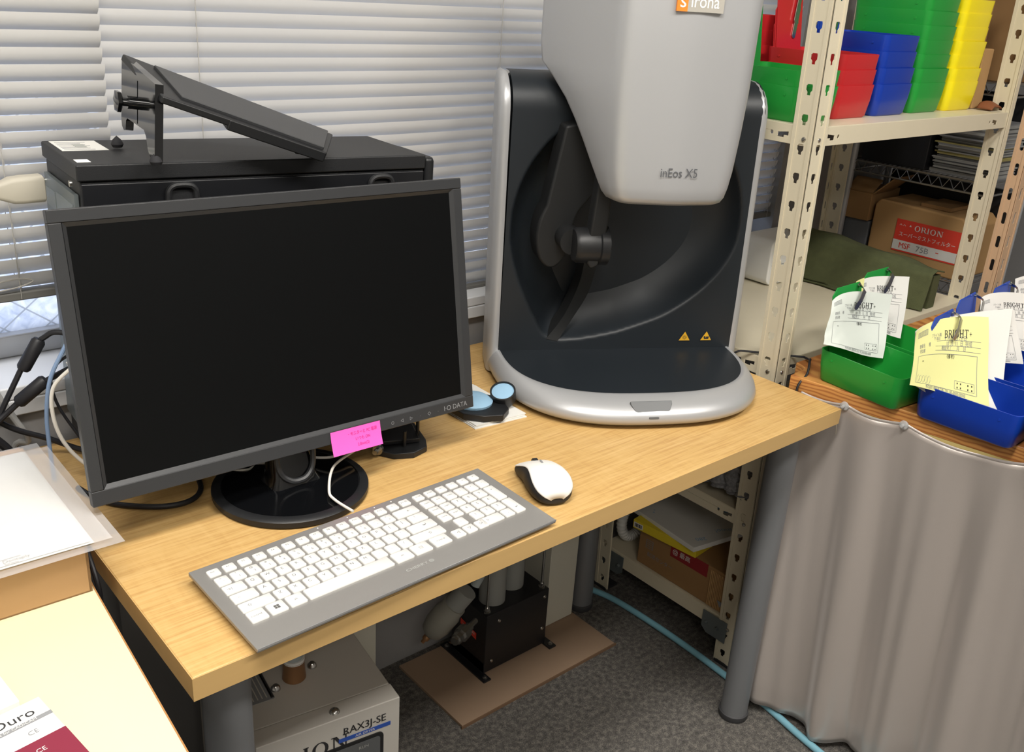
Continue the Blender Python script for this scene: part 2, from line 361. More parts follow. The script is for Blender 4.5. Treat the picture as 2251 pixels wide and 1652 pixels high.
# ------------------------------------------------------------------ venetian blinds
PITCH = .02145
def blind(name, x0, x1, ztop, zbot, y, label, cords, tilt_=62):
    t = thing(name, label, 'blind', ((x0+x1)/2, y, zbot))
    w2 = (x1-x0)/2; m = MB(); n = int((ztop-zbot-.012)/PITCH); L = MB()
    a = rad(tilt_); hw = .0128
    prof = [(-hw+2*hw*i/4) for i in range(5)]
    for k in range(n):
        z = .014+PITCH*(k+.45)
        ring = []
        for q in prof:
            cam_ = .0032*(1-(q/hw)**2)
            ring.append((q*cos(a)+cam_*sin(a)*-1, -q*sin(a)-cam_*cos(a)+0))
        jit = random.uniform(-.001, .001)
        vs = [(x, yy, z+zz) for x in (-w2+jit, w2+jit) for yy, zz in ring]
        m.add(vs, [(i, i+1, 5+i+1, 5+i) for i in range(4)])
    m.build('slats', [M('slat_paint')], t, smooth=True, fix=False)
    m = MB(); m.box((0, 0, .004), (2*w2, .022, .013)); m.build('bottom_rail', [M('rail_dark')], t, bevel=.003)
    m = MB(); m.b2((-w2, -.016, ztop-zbot-.005), (w2, .016, ztop-zbot+.03)); m.build('head_rail', [M('white_metal')], t, bevel=.002)
    for cx in cords:
        m = MB(); lx = cx-(x0+x1)/2
        for yy in (-.0118, .0118): m.tube([(lx, yy, .0), (lx, yy, ztop-zbot)], .0006, 5, sub=1)
        m.tube([(lx+.004, -.001, 0), (lx+.004, -.001, ztop-zbot)], .0007, 5, sub=1)
        m.build('ladder_cord', [M('cord')], t)
    return t
blind('venetian_blind', -1.2, .184, 2.17, .935, .640, 'white venetian blind at the left window, bottom rail above the left cables', (-.7, .038))
blind('venetian_blind', .176, 1.50, 2.17, .812, .662, 'wide white venetian blind behind the tower and the scanner, hanging down to the sill', (.326, .907, 1.4), 69)
blind('venetian_blind', 1.52, 1.96, 2.17, .868, .640, 'narrow white venetian blind between the scanner and the cream shelf post', (1.812,), 60)
m = MB(); m.tube([(-.03, .63, .955), (.03, .628, .965), (.055, .627, .96), (.03, .626, .953), (-.02, .627, .95), (-.05, .628, .953)], .0012, 6); tag(m.build('blind_cord', [M('cord')], smooth=True), 'bundled beige pull cord looped at the rail of the left blind', 'cord')

# ------------------------------------------------------------------ main desk
DZ = .72
def tube_leg(x, y, h, parent, r=.0275, name='leg'):
    m = MB(); m.cyl(r, .012, h, 28); o = m.build(name, [M('leg_grey')], parent, smooth=True); o.location = (x, y, 0)
    m = MB(); m.lathe([(0, 0), (r+.001, 0), (r+.003, .004), (r+.003, .014), (r, .016)], 28); c = m.build('foot_cap', [M('leg_cap')], o, smooth=True)
desk = thing('desk', 'maple-top desk on grey tube legs carrying the monitor, keyboard and scanner', 'desk', (.6, .3, 0))
m = MB(); m.b2((-.6, -.299, DZ-.030), (.6, .299, DZ)); m.build('desktop', [M('desk_wood')], desk, bevel=.0015)
m = MB(); m.b2((-.601, -.30, DZ-.0295), (.601, -.2985, DZ-.001)); m.b2((-.6008, -.2984, DZ-.0295), (-.5995, .3, DZ-.001)); m.b2((.5995, -.2984, DZ-.0295), (.6008, .3, DZ-.001)); m.build('edge_band', [M('desk_edge')], desk)
for x, y in ((-.537, -.23), (.552, -.23), (-.537, .23), (.552, .23)): tube_leg(x, y, DZ-.03, desk)
m = MB()
m.b2((-.53, .215, DZ-.08), (.545, .245, DZ-.03)); m.build('rear_rail', [M('leg_grey')], desk, bevel=.002)

# ------------------------------------------------------------------ keyboard
KA = rad(1.516)
kb = thing('keyboard', 'silver wired keyboard with flat white keys at the front of the desk', 'keyboard', (0, 0, 0), KA)
ox, oy = .1046, .1152            # centre of the "1" key
kb.location = (ox, oy, DZ)
P = .01905
kw0, kw1, kd0, kd1 = -.0425, .394, -.1245, .0385
tilt = rad(2.2)
KT = T(0, kd0, .010) @ RX(tilt) @ T(0, -kd0, 0)
m = MB(); m.b2((kw0, kd0, -.0035), (kw1, kd1, .0015), 0, KT); m.build('top_plate', [M('alu_grey')], kb, bevel=.001)
m = MB(); m.b2((kw0+.0002, kd0-.0004, -.0008), (kw1-.0002, kd0+.0006, .0017), 0, KT); m.build('front_trim', [M('alu_edge')], kb)
m = MB(); m.b2((kw0+.012, kd0+.014, -.009), (kw1-.012, kd1-.006, -.003), 0, KT)
m.b2((kw0+.03, kd1-.03, -.0155), (kw0+.07, kd1-.012, -.009), 0, KT); m.b2((kw1-.07, kd1-.03, -.0155), (kw1-.03, kd1-.012, -.009), 0, KT); m.build('bottom_case', [M('white')], kb)
def key(cx, cy, wu, hu=1, leg=(), hgt=None):
    kw, kh = wu*P-.0034, (hgt if hgt else hu*P-.0034)
    m = MB(); b0 = rrect(kw, kh, .0016, 3); b1 = rrect(kw-.0012, kh-.0012, .0014, 3)
    m.loft([[(x, y, .0012) for x, y in b0], [(x, y, .0033) for x, y in b0], [(x, y, .0040) for x, y in b1]])
    for s, lx, ly, sz in leg:
        if s == 'WIN':
            for i in (0, 1):
                for j in (0, 1): m.box((lx-.0016+.0034*i, ly-.0016+.0034*j, .0041), (.003, .003, .0001), 1)
        else: m.text(s, sz, T(lx, ly, .00405))
    o = m.build('key', [M('key_white'), M('legend')], kb, smooth=True, ang=50); o.matrix_local = KT @ T(cx*P, cy*P, 0)
fy = 1.0; fh = .0125
fx = [-1+i*(15/14.0)-0.0 for i in range(15)]
top = ['esc']+['F%d' % i for i in range(1, 13)]+['o', 'prt sc']
xs = [-1.0+.95*i for i in range(15)]
xs = [-1.07+i*(14.2/14) for i in range(15)]
for i, s in enumerate(top): key(xs[i], 1.03, .93, leg=[(s, -.001, .001, .0042)], hgt=fh)
navx = (14.33, 15.33); numx0 = 16.3601
for i, s in enumerate(('scroll', 'pause')): key(navx[i], 1.03, .93, leg=[(s, 0, .001, .0036)], hgt=fh)
for i, s in enumerate(('▸▸', '−', '◂', '+')): key(numx0+i, 1.03, .93, leg=[(s, 0, .001, .005)], hgt=fh)
row = '`1234567890-='; sh = '~!@#$%^&*()_+'
for i, (a_, b_) in enumerate(zip(row, sh)): key(i-1, 0, 1, leg=[(a_, .001, -.003, .0052), (b_, -.001, .004, .0046)])
key(12.5, 0, 2, leg=[('←', .004, 0, .006)])
key(-.75, -1, 1.5, leg=[('→|', -.006, 0, .006)])
for i, s in enumerate('QWERTYUIOP[]'): key(i+.5, -1, 1, leg=[(s, -.001, .001, .0062)])
key(12.75, -1, 1.5, leg=[('|', -.003, .003, .005)])
key(-.625, -2, 1.75, leg=[('⇩', -.006, 0, .006)])
for i, s in enumerate("ASDFGHJKL;'"): key(i+.75, -2, 1, leg=[(s, -.001, .001, .0062)])
key(12.375, -2, 2.25, leg=[('↵', .004, 0, .007)])
key(-.375, -3, 2.25, leg=[('⇧', -.008, 0, .006)])
for i, s in enumerate('ZXCVBNM,./'): key(i+1.25, -3, 1, leg=[(s, -.001, .001, .0062)])
key(12.125, -3, 2.75, leg=[('⇧', .004, 0, .006)])
key(-.875, -4.02, 1.25, leg=[('control', -.001, 0, .0045)], hgt=.0185); key(.375, -4.02, 1.25, leg=[('WIN', 0, 0, 0)], hgt=.0185); key(1.625, -4.02, 1.25, leg=[('alt', 0, 0, .0045)], hgt=.0185)
key(5.375, -4.02, 6.25, hgt=.0185)
key(9.3, -4.02, 1.5, leg=[('alt', 0, 0, .0045)], hgt=.0185); key(10.8, -4.02, 1.5, leg=[('▤', 0, 0, .007)], hgt=.0185); key(12.4, -4.02, 1.5, leg=[('control', 0, 0, .0045)], hgt=.0185)
for (x, y, s) in ((14.33, 0, 'insert'), (15.33, 0, 'end'), (14.33, -1, 'delete'), (15.33, -1, 'page▴'), (14.33, -2, 'home'), (15.33, -2, 'page▾')): key(x, y, 1, leg=[(s, 0, .001, .0038)])
for (x, y, s) in ((14.9, -3.05, '▵'), (13.9, -4.05, '◁'), (14.9, -4.05, '▽'), (15.9, -4.05, '▷')): key(x, y, 1, leg=[(s, 0, 0, .006)])
for i, s in enumerate(('num', '/', '*', '−')): key(numx0+i, 0, 1, leg=[(s, 0, .001, .0045)])
for r, ss in enumerate(('789', '456', '123')):
    for i, s in enumerate(ss): key(numx0+i, -1-r, 1, leg=[(s, -.001, .001, .0062)])
key(numx0+3, -1.5, 1, 2, leg=[('+', 0, .008, .006)]); key(numx0+3, -3.5, 1, 2, leg=[('↵', 0, -.006, .006)])
key(numx0+.5, -4, 2, leg=[('0', -.006, 0, .006)]); key(numx0+2, -4, 1, leg=[('.', 0, 0, .006)])
m = MB(); m.text('CHERRY ◍', .0068, KT @ T(9.7*P, -5.45*P+.0005, .0018), 0, sx=1.25); m.build('maker_lettering', [M('ink_faint')], kb, fix=False)
for i, x in enumerate((6.6, 8.9, 11.1, 12.5)):
    m = MB(); m.cyl(.0009, 0, .0002, 10, 0, KT @ T(x*P, .0335, .0016)); m.build('indicator_light', [M('white')], kb)
m = MB(); m.tube([(.288, .163, .737), (.283, .20, .738), (.286, .22, .742), (.318, .262, .75), (.372, .292, .748), (.37, .300, .745), (.33, .292, .748), (.30, .325, .742), (.262, .345, .738), (.245, .352, .733), (.226, .345, .735), (.20, .38, .727), (.18, .45, .7235)], .0019, 8, sub=8)
tag(m.build('keyboard_cable', [M('cable_white')], smooth=True), 'thin white cable running from the keyboard across the round monitor base', 'cable')

# ------------------------------------------------------------------ mouse
def mouse():
    t = thing('computer_mouse', 'white wireless mouse with black sides right of the keyboard', 'mouse', (.5585, .090, DZ), rad(-21))
    def ring(yv, w_, z0, z1, n=24):
        pts = []
        for i in range(n):
            a = 2*pi*i/n; c, s_ = cos(a), sin(a)
            pts.append((w_*math.copysign(abs(c)**.8, c), yv, (z0+z1)/2+(z1-z0)/2*math.copysign(abs(s_)**.75, s_)))
        return pts
    prof = [(-.054, .008, .006, .012), (-.052, .018, .003, .022), (-.044, .027, .001, .032), (-.028, .0315, .0, .038), (-.008, .0315, 0, .039), (.012, .029, 0, .035), (.03, .0285, 0, .028), (.044, .028, .002, .020), (.050, .024, .004, .015), (.052, .018, .006, .012)]
    PR = [tuple(p) for p in []]
    S1 = spline([V((p[0], p[1], p[3])) for p in prof], 5); S2 = spline([V((p[0], p[2], 0)) for p in prof], 5)
    prof = [(a.x, a.y, b_.y, a.z) for a, b_ in zip(S1, S2)]
    m = MB(); m.loft([ring(p[0], p[1]*.985, p[2], p[3]-.0006, 36) for p in prof]); m.build('body', [M('mouse_black')], t, smooth=True, ang=80)
    # white shell: the upper part, narrower at the thumb rest
    def shell(u, v):
        yv = -.0539+v*.1056
        k = min(len(prof)-2, max(0, sum(1 for p in prof if p[0] <= yv)-1)); p, q = prof[k], prof[k+1]; f = (yv-p[0])/(q[0]-p[0]); f = min(1, max(0, f))
        w_, z0, z1 = (p[i]+(q[i]-p[i])*f for i in (1, 2, 3))
        a0 = .16+.55*max(0, sin(pi*(v*.92+.0)))**1.4; a = a0+(pi-2*a0)*u
        c, s_ = cos(a), sin(a)
        return (1.02*w_*math.copysign(abs(c)**.8, c), yv*1.022, .0009+(z0+z1)/2+(z1-z0)/2*abs(s_)**.75)
    m = MB(); m.grid(shell, 24, 60); m.build('top_shell', [M('mouse_white')], t, smooth=True, solid=.0012, ang=80)
    m = MB(); m.cyl(.009, -.0035, .0035, 20, 0, T(0, .034, .021) @ RY(pi/2)); m.build('scroll_wheel', [M('mouse_black')], t, smooth=True, bevel=.001)
    m = MB(); m.b2((-.0012, .006, .0368), (.0012, .016, .0376), 0, None); m.build('button_mark', [M('ink_grey')], t)
    m = MB(); m.box((0, .0, .0005), (.03, .06, .001)); m.build('glide_pad', [M('dark_rubber')], t)
mouse()

# ------------------------------------------------------------------ monitor
mo = thing('monitor', 'black widescreen monitor on a round base, switched off', 'monitor', (.264, .285, DZ))
XM = T(.273-.264, .274-.285, .963-DZ) @ RZ(rad(-.4)) @ RY(rad(.8)) @ RX(rad(-10.5))
W_, H_ = .555, .339
def fr(o): o.matrix_local = XM; return o
# local: x right, z up, y back (front face at y=0)
m = MB(); bz, bb = .0145, .0185
for (x0, z0, x1, z1) in ((-W_/2, H_/2-bz, W_/2, H_/2), (-W_/2, -H_/2, W_/2, -H_/2+bb), (-W_/2, -H_/2+bb, -W_/2+bz, H_/2-bz), (W_/2-bz, -H_/2+bb, W_/2, H_/2-bz)): m.b2((x0, 0, z0), (x1, .012, z1))
# chamfer toward the panel
ix0, ix1, iz0, iz1 = -W_/2+bz, W_/2-bz, -H_/2+bb, H_/2-bz; c = .005
for a_, b_ in (((ix0, iz0), (ix1, iz0)), ((ix1, iz0), (ix1, iz1)), ((ix1, iz1), (ix0, iz1)), ((ix0, iz1), (ix0, iz0))):
    def inn(p): return (p[0]+(c if p[0] < 0 else -c), .004, p[1]+(c if p[1] < 0 else -c))
    m.add([(a_[0], 0, a_[1]), (b_[0], 0, b_[1]), inn(b_), inn(a_)], [(0, 1, 2, 3)])
fr(m.build('bezel', [M('bezel')], mo, bevel=.0012, fix=1))
m = MB(); m.b2((ix0, .004, iz0), (ix1, .007, iz1)); fr(m.build('screen', [M('screen')], mo))
m = MB(); m.loft([[(x, .010, z) for x, z in rrect(W_-.002, H_-.002, .006)], [(x, .022, z) for x, z in rrect(W_-.006, H_-.006, .008)], [(x, .042, z) for x, z in rrect(W_*.72, H_*.7, .02)]]); fr(m.build('rear_shell', [M('black_plastic')], mo, smooth=True))
m = MB(); m.text('I·O DATA', .0105, T(W_/2-.034, -.0003, -H_/2+.0085) @ RX(pi/2), 0, sx=.95); fr(m.build('maker_lettering', [M('ink_grey')], mo, fix=False))
for i, s_ in enumerate('○◁▷▭◇♀'):
    m = MB(); m.text(s_ if s_ not in '♀▭' else '·', .006, T(W_/2-.145+.0158*i, -.0003, -H_/2+.0075) @ RX(pi/2), 0); fr(m.build('button_mark', [M('ink_grey')], mo, fix=False))
m = MB(); m.lathe([(0, 0), (.103, 0), (.106, .003), (.106, .010), (.103, .0125), (.094, .0135), (.0935, .0115), (.05, .016), (.0, .018)], 64); m.build('base', [M('black_plastic')], mo, smooth=True)
m = MB(); m.cyl(.0925, .0121, .0123, 64); m.lathe([(.0925, .0123), (.05, .0168), (.03, .018), (0, .0185)], 64); m.build('base_inlay', [M('gloss_black')], mo, smooth=True)
m = MB()
m.loft([[(x, y+yo, z) for x, y in rrect(w_, d_, .010)] for z, w_, d_, yo in ((.015, .074, .05, 0), (.03, .062, .042, .002), (.06, .056, .034, .008), (.12, .056, .026, .022), (.21, .056, .022, .044))]); m.build('neck', [M('gloss_black')], mo, smooth=True)
m = MB(); pts = [(-.027, -.012, .085), (-.027, -.014, .055), (-.023, -.018, .038), (-.012, -.023, .028), (0, -.024, .0255), (.012, -.023, .028), (.023, -.018, .038), (.027, -.014, .055), (.027, -.012, .085)]
m.tube(pts, .0042, 8); m.build('stand_release_loop', [M('bezel')], mo, smooth=True)
m = MB(); m.box((0, .058, .235), (.09, .035, .09)); m.build('hinge_block', [M('black_plastic')], mo, bevel=.004)
# sticky note on the lower bezel
def note_pos(u, v):  # u 0..1 left-right, v 0..1 top-bottom, slightly curling away at the bottom
    p = XM @ V((.0325+.0785*u, -.0012-.004*v*v, -H_/2+.0170-.0335*v)); return tuple(p+V((.264, .285, DZ)))
m = MB(); m.grid(note_pos, 10, 8)
for ln, (y0, s_) in enumerate(((.25, '・モニターと PC 電源'), (.5, 'いつも ON'), (.74, '2.Boot(2)'))):
    m.text(s_, 1, None, 1, warp=lambda a, b, y0=y0: tuple(V(note_pos(.62+a*.062, y0-b*.17))-V((0, .0006, 0))))
tag(m.build('sticky_note', [M('pink'), M('pink_ink')], fix=False), 'pink sticky note with handwriting on the lower bezel of the monitor', 'sticky note')

# ------------------------------------------------------------------ scanner (desktop 3D scanner)
sc = thing('desktop_scanner', 'tall silver and black desktop 3D scanner on the right half of the desk', 'scanner', (.777, .457, DZ), rad(-28.87))
UC = .224
def base_ring(hw, D, z, back=.083, n=48, p=2.7, up=0):
    pts = []
    for i in range(n+1):
        t = pi*i/n; c_, s_ = cos(t), sin(t)
        x = -math.copysign(abs(c_)**(2/p), c_); y = -D*abs(s_)**(2/p)
        pts.append((UC+hw*x, y, z))
    pts += [(UC+hw, back*.5, z), (UC+hw*.97, back, z), (UC-hw*.97, back, z), (UC-hw, back*.5, z)]
    return pts
m = MB(); m.loft([base_ring(.218, .232, .003), base_ring(.232, .248, .006), base_ring(.2395, .2565, .012), base_ring(.2415, .2585, .020), base_ring(.239, .254, .029), base_ring(.234, .240, .038), base_ring(.229, .224, .0435), base_ring(.225, .213, .0462), base_ring(.222, .208, .0462), base_ring(.220, .205, .0445)])
base_ = m.build('base', [M('scan_silver')], sc, smooth=True, ang=60)
m = MB(); m.loft([base_ring(.2205, .2055, .0440), base_ring(.2205, .2055, .0452)]); m.build('object_platform', [M('scan_black')], sc, smooth=True)
for x, y in ((.05, -.1), (.4, -.1), (.05, .06), (.4, .06)):
    m = MB(); m.cyl(.018, 0, .004, 20); o = m.build('rubber_foot', [M('dark_rubber')], sc, smooth=True); o.location = (x, y, 0)
# operating button and lamp on the front of the base
XB = T(.2125, -.2425, .0362) @ RX(rad(43))
m = MB(); tr = [(-.036, .0105), (.036, .0105), (.0355, .004), (.030, -.0075), (.026, -.0105), (-.026, -.0105), (-.030, -.0075), (-.0355, .004)]
m.prism(tr, -.004, .0016, 0, XB); m.build('start_button', [M('led_dark')], base_, bevel=.001)
m = MB(); m.prism(rrect(.017, .0034, .0016), -.004, .0012, 0, T(.2125, -.2572, .0232) @ RX(rad(76))); m.build('status_lamp', [M('led_dark')], base_)
HT, RF = .53, .058
def path(t):   # side view path of the body: up the front, round the corner, back over the top -> (off, z, normal)
    pts = []
    L1 = HT-RF-.0; 
    if t < .62: return (0, .0+(L1)*(t/.62), 0.)
    if t < .85:
        a = (t-.62)/.23*pi/2; return (RF-RF*cos(a), L1+RF*sin(a), a)
    return (RF+(.085-RF)*(t-.85)/.15, HT, pi/2)
rt = [(133, .22), (160, .217), (179, .215), (201, .213), (221, .222), (233.7, .242), (240, .238), (256.6, .203), (282, .18), (312, .183), (335, .197), (350, .211), (362, .214), (400, .222), (440, .225), (493, .22)]
def bowl_raw(deg):
    deg %= 360
    while deg < 133: deg += 360
    for (a0, r0), (a1, r1) in zip(rt, rt[1:]):
        if a0 <= deg <= a1: return r0+(r1-r0)*(deg-a0)/(a1-a0)
    return .22
def bowl_r(deg):
    k = 9 if abs((deg % 360)-237) > 12 else 1.5
    return sum(bowl_raw(deg+k*q/4) for q in range(-4, 5))/9
def panel(u, t):
    off, z, a = path(t); x = .0+.452*u; x += (.5-u)*2*(-.006)*(z/HT)*0
    dx, dz = x-UC, z-.27
    r = math.hypot(dx, dz); R = bowl_r(math.degrees(math.atan2(dz, dx)) % 360)
    if z < HT-RF and r < R:
        q = (R-r)
        dep = .030*(1-math.exp(-q/.018))+.055*(1-(r/R)**2)
        if x < .12 and z > .05: dep += .012*(1/(1+math.exp(-(math.hypot(x-.30, z-.25)-.235)/.004)))*0
        off += dep
    return (x, off, z)
m = MB(); m.grid(panel, 150, 190); bpan = m.build('back_panel', [M('scan_black')], sc, smooth=True, ang=85, fix=False)
m = MB(); m.b2((.004, .06, .02), (.446, .085, .525)); m.build('rear_cover', [M('scan_black')], sc, bevel=.006)
# raised curved guide rib inside the bowl
LE = spline([V((.152, .215, .012)), V((.145, .168, .012)), V((.121, .110, .008)), V((.088, .067, -.001))], 6); RE = spline([V((.180, .215, .020)), V((.167, .150, .020)), V((.137, .099, .012)), V((.110, .062, -.001))], 6)
m = MB()
for side_ in (0,):
    vs = [(p.x, p.z, p.y) for p in LE]+[(p.x, p.z, p.y) for p in RE]+[(p.x-.004, p.z+.03, p.y) for p in LE]+[(p.x+.004, p.z+.03, p.y) for p in RE]; n_ = len(LE)
    m.add(vs, [(i, i+1, n_+i+1, n_+i) for i in range(n_-1)]+[(i, i+1, 2*n_+i+1, 2*n_+i) for i in range(n_-1)]+[(n_+i, n_+i+1, 3*n_+i+1, 3*n_+i) for i in range(n_-1)])
m.build('guide_rib', [M('scan_arm')], sc, smooth=True, ang=50)
def column(side):
    def outline(ins):
        pts = [(ins, .004)]
        for k in range(25):
            off, z, a = path(.02+.98*k/24); pts.append((off+ins*cos(a), z-ins*sin(a)))
        pts[-1] = (.085, HT-ins); pts.append((.085, .004)); return pts
    layers = []
    for du, ins in ((0, .0008), (.006, -.001), (.0110, .0003), (.0158, .0038), (.0190, .010), (.0206, .020)):
        ring = []
        for off, z in outline(ins):
            base = -.004*(z/HT) if side < 0 else .452-.010*(z/HT)
            ring.append((base+side*du*(1-.4*max(0, off)/.085), off, z))
        layers.append(ring)
    m = MB(); m.loft(layers); m.build('side_column', [M('scan_silver')], sc, smooth=True, ang=50)
column(-1); column(1)
# head
def rpoly(pts, rs, seg=6):
    out = []; n = len(pts)
    for i, (p, r) in enumerate(zip(pts, rs)):
        p = V(p); a = (V(pts[i-1])-p); b_ = (V(pts[(i+1) % n])-p); la, lb = a.length, b_.length; a.normalize(); b_.normalize()
        th = a.angle(b_); d = min(r/math.tan(th/2), la*.45, lb*.45)
        p0, p2 = p+a*d, p+b_*d
        for k in range(seg+1):
            t = k/seg; out.append(tuple((1-t)**2*p0+2*t*(1-t)*p+t*t*p2))
    return out
rows = [(.3570, .060, .074, -.172, -.146), (.3580, .076, .088, -.180, -.140), (.3620, .0845, .098, -.186, -.134), (.370, .0895, .104, -.189, -.128), (.385, .0935, .109, -.190, -.117), (.41, .097, .117, -.190, -.098), (.44, .0985, .127, -.190, -.078), (.47, .1, .138, -.190, -.058), (.50, .101, .150, -.190, -.032), (.53, .102, .166, -.190, .002), (.55, .1025, .176, -.190, .04), (.58, .103, .178, -.190, .05), (.70, .104, .178, -.190, .05), (.745, .103, .176, -.186, .05), (.757, .098, .170, -.17, .045), (.76, .085, .15, -.15, .03)]
m = MB()
rg = []
for z, wf, wb, f_, b_ in rows:
    poly = [(UC-wb, b_), (UC-wf*1.03, f_+.004), (UC, f_-.006), (UC+wf*1.03, f_+.004), (UC+wb, b_)]
    rg.append([(x, y, z) for x, y in rpoly(poly, [.012, .035, .2, .035, .012])])
m.loft(rg); head_ = m.build('camera_head', [M('scan_silver')], sc, smooth=True, ang=80)
XT = lambda x, z, y=-.1948: T(x, y, z) @ RX(pi/2)
m = MB(); m.text('inEos X5', .0198, XT(.226, .4105, -.1963), 0, sx=.86); m.build('model_lettering', [M('scan_text')], head_, fix=False)
m = MB(); m.b2((.1895, -.1985, .6435), (.206, -.1945, .672), 0); m.b2((.206, -.1985, .6435), (.2615, -.1945, .672), 1)
m.text('s', .0285, XT(.1985, .6575, -.1988), 2); m.text('irona', .026, XT(.232, .6575, -.1988), 2, sx=.82); m.build('maker_badge', [M('orange'), M('tag_grey'), M('white')], head_, fix=False)
for x in (.3585, .402):
    m = MB(); tri = [(-.0125, -.0095), (.0125, -.0095), (0, .0105)]
    XX = T(x, -.0006, .0685) @ RX(pi/2)
    m.prism(tri, 0, .0005, 1, XX); m.prism([(a*.88, b*.88) for a, b in tri], .0005, .0007, 0, XX); 
    if x < .38: m.text('✳', .009, XX @ T(0, -.0025, .0009), 1)
    else: m.b2((-.004, -.006, .0008), (.005, -.003, .0009), 1, XX); m.cyl(.002, .0008, .0009, 8, 1, XX @ T(-.003, -.002, 0)); m.b2((0, -.003, .0008), (.006, -.001, .0009), 1, XX)
    m.build('warning_label', [M('warn_yellow'), M('ink')], bpan)
# arms
a1 = [(.083, .455), (.135, .455), (.156, .375), (.135, .335), (.118, .312), (.110, .285), (.106, .255), (.098, .230), (.082, .214), (.066, .216), (.053, .232), (.046, .262), (.049, .295), (.060, .322)]
a1 = [(p.x, p.y) for p in spline([V((q[0], q[1], 0)) for q in a1], 4)]
m = MB(); m.prism(a1, -.04, .015, 0, MX(((1, 0, 0, 0), (0, 0, 1, 0), (0, 1, 0, 0), (0, 0, 0, 1)))); m.build('rotation_arm', [M('scan_arm')], sc, bevel=.005, seg=3)
a2 = [(.127, .40), (.150, .40), (.150, .33), (.147, .285), (.143, .255), (.138, .238), (.126, .232), (.118, .242), (.118, .28), (.122, .33)]
m = MB(); m.prism(a2, -.112, -.082, 0, MX(((1, 0, 0, 0), (0, 0, 1, 0), (0, 1, 0, 0), (0, 0, 0, 1)))); m.build('swivel_arm', [M('scan_arm')], sc, bevel=.004, seg=3)
m = MB(); XX = T(.128, -.09, .268) @ RY(rad(90)) @ RX(rad(0)); m.lathe([(0, -.03), (.026, -.03), (.030, -.024), (.031, .01), (.034, .012), (.034, .026), (.024, .028), (.022, .022), (0, .022)], 32, 0, XX); m.cyl(.012, .02, .034, 16, 0, XX); m.build('model_plate_joint', [M('black_plastic')], sc, smooth=True)
m = MB(); m.cyl(.022, -.045, .06, 20, 0, T(.10, -.02, .27) @ RX(pi/2)); m.build('arm_pivot', [M('scan_arm')], sc, smooth=True)

# ------------------------------------------------------------------ workstation tower lying behind the monitor
PY = rad(-4)
pc = thing('workstation_tower', 'black workstation tower standing sideways behind the monitor', 'computer', (.059, .427, DZ+.012), PY); pc.rotation_euler.y = rad(1.43)
PL, PW, PH = .500, .178, .423
m = MB(); m.b2((.004, .004, .006), (PL-.012, PW, PH-.021)); m.build('case', [M('pc_black')], pc, bevel=.003)
m = MB(); m.b2((.0, .0, PH-.020), (PL-.012, PW+.001, PH)); m.build('top_cover', [M('pc_black')], pc, bevel=.002)
m = MB(); m.b2((.004, .0, .02), (PL-.014, .004, PH-.023)); m.build('side_panel', [M('pc_side')], pc, bevel=.004)
m = MB(); m.prism([(PL-.012, 0), (PL-.012, PW), (PL+.0, PW-.02), (PL+.008, PW*.55), (PL+.008, .012), (PL+.002, -.002)], .006, PH-.004); m.build('front_bezel', [M('black_plastic')], pc, bevel=.006)
for x in (.02, .40):
    for y in (.03, .15):
        m = MB(); m.cyl(.012, 0, .013, 16); o = m.build('rubber_foot', [M('dark_rubber')], pc); o.location = (x, y, 0)
for hx_ in (.124, .412):
    m = MB(); m.tube([(-.018, -.008, -.05), (-.018, -.010, .0), (-.016, -.010, .012), (-.008, -.010, .017), (.008, -.010, .017), (.016, -.010, .012), (.018, -.010, 0), (.018, -.008, -.05)], .004, 8); m.box((0, -.006, -.02), (.034, .004, .06), 0)
    o = m.build('panel_latch', [M('pc_black')], pc, smooth=True); o.location = (hx_, .006, PH-.045)
m = MB(); m.b2((-.002, .012, .04), (.003, PW-.012, PH-.038), 0); m.build('rear_plate', [M('pc_io')], pc)
m = MB(); m.b2((-.0032, .02, PH-.15), (-.002, PW-.075, PH-.052), 0); m.b2((-.0032, .02, .05), (-.002, .09, .2), 0); m.b2((-.0032, .11, PH-.078), (-.002, PW-.02, PH-.055)); m.build('rear_grille', [M('perforated')], pc)
m = MB(); m.b2((-.006, .080, PH-.145), (-.002, .128, PH-.085)); m.build('power_inlet', [M('pc_io_dark')], pc, bevel=.002)
for y, z in ((.016, PH-.12), (.168, PH-.05), (.018, PH-.025)):
    m = MB(); m.cyl(.004, 0, .003, 12, 0, T(-.002, y, z) @ RY(-pi/2)); m.build('case_screw', [M('steel')], pc, smooth=True)
m = MB(); m.b2((.008, .098, PH), (.065, .172, PH+.0004), 0)
for i in range(7): m.b2((.012+.0*i, .104+.009*i, PH+.0004), (.05-.004*(i % 3), .106+.009*i, PH+.0006), 1)
m.b2((.03, .12, PH+.0006), (.044, .145, PH+.0007), 2); m.build('spec_sticker', [M('paper'), M('ink_grey'), M('ink_faint')], pc)
m = MB(); m.b2((.006, .018, PH), (.022, .036, PH+.0004)); m.build('small_sticker', [M('white')], pc)
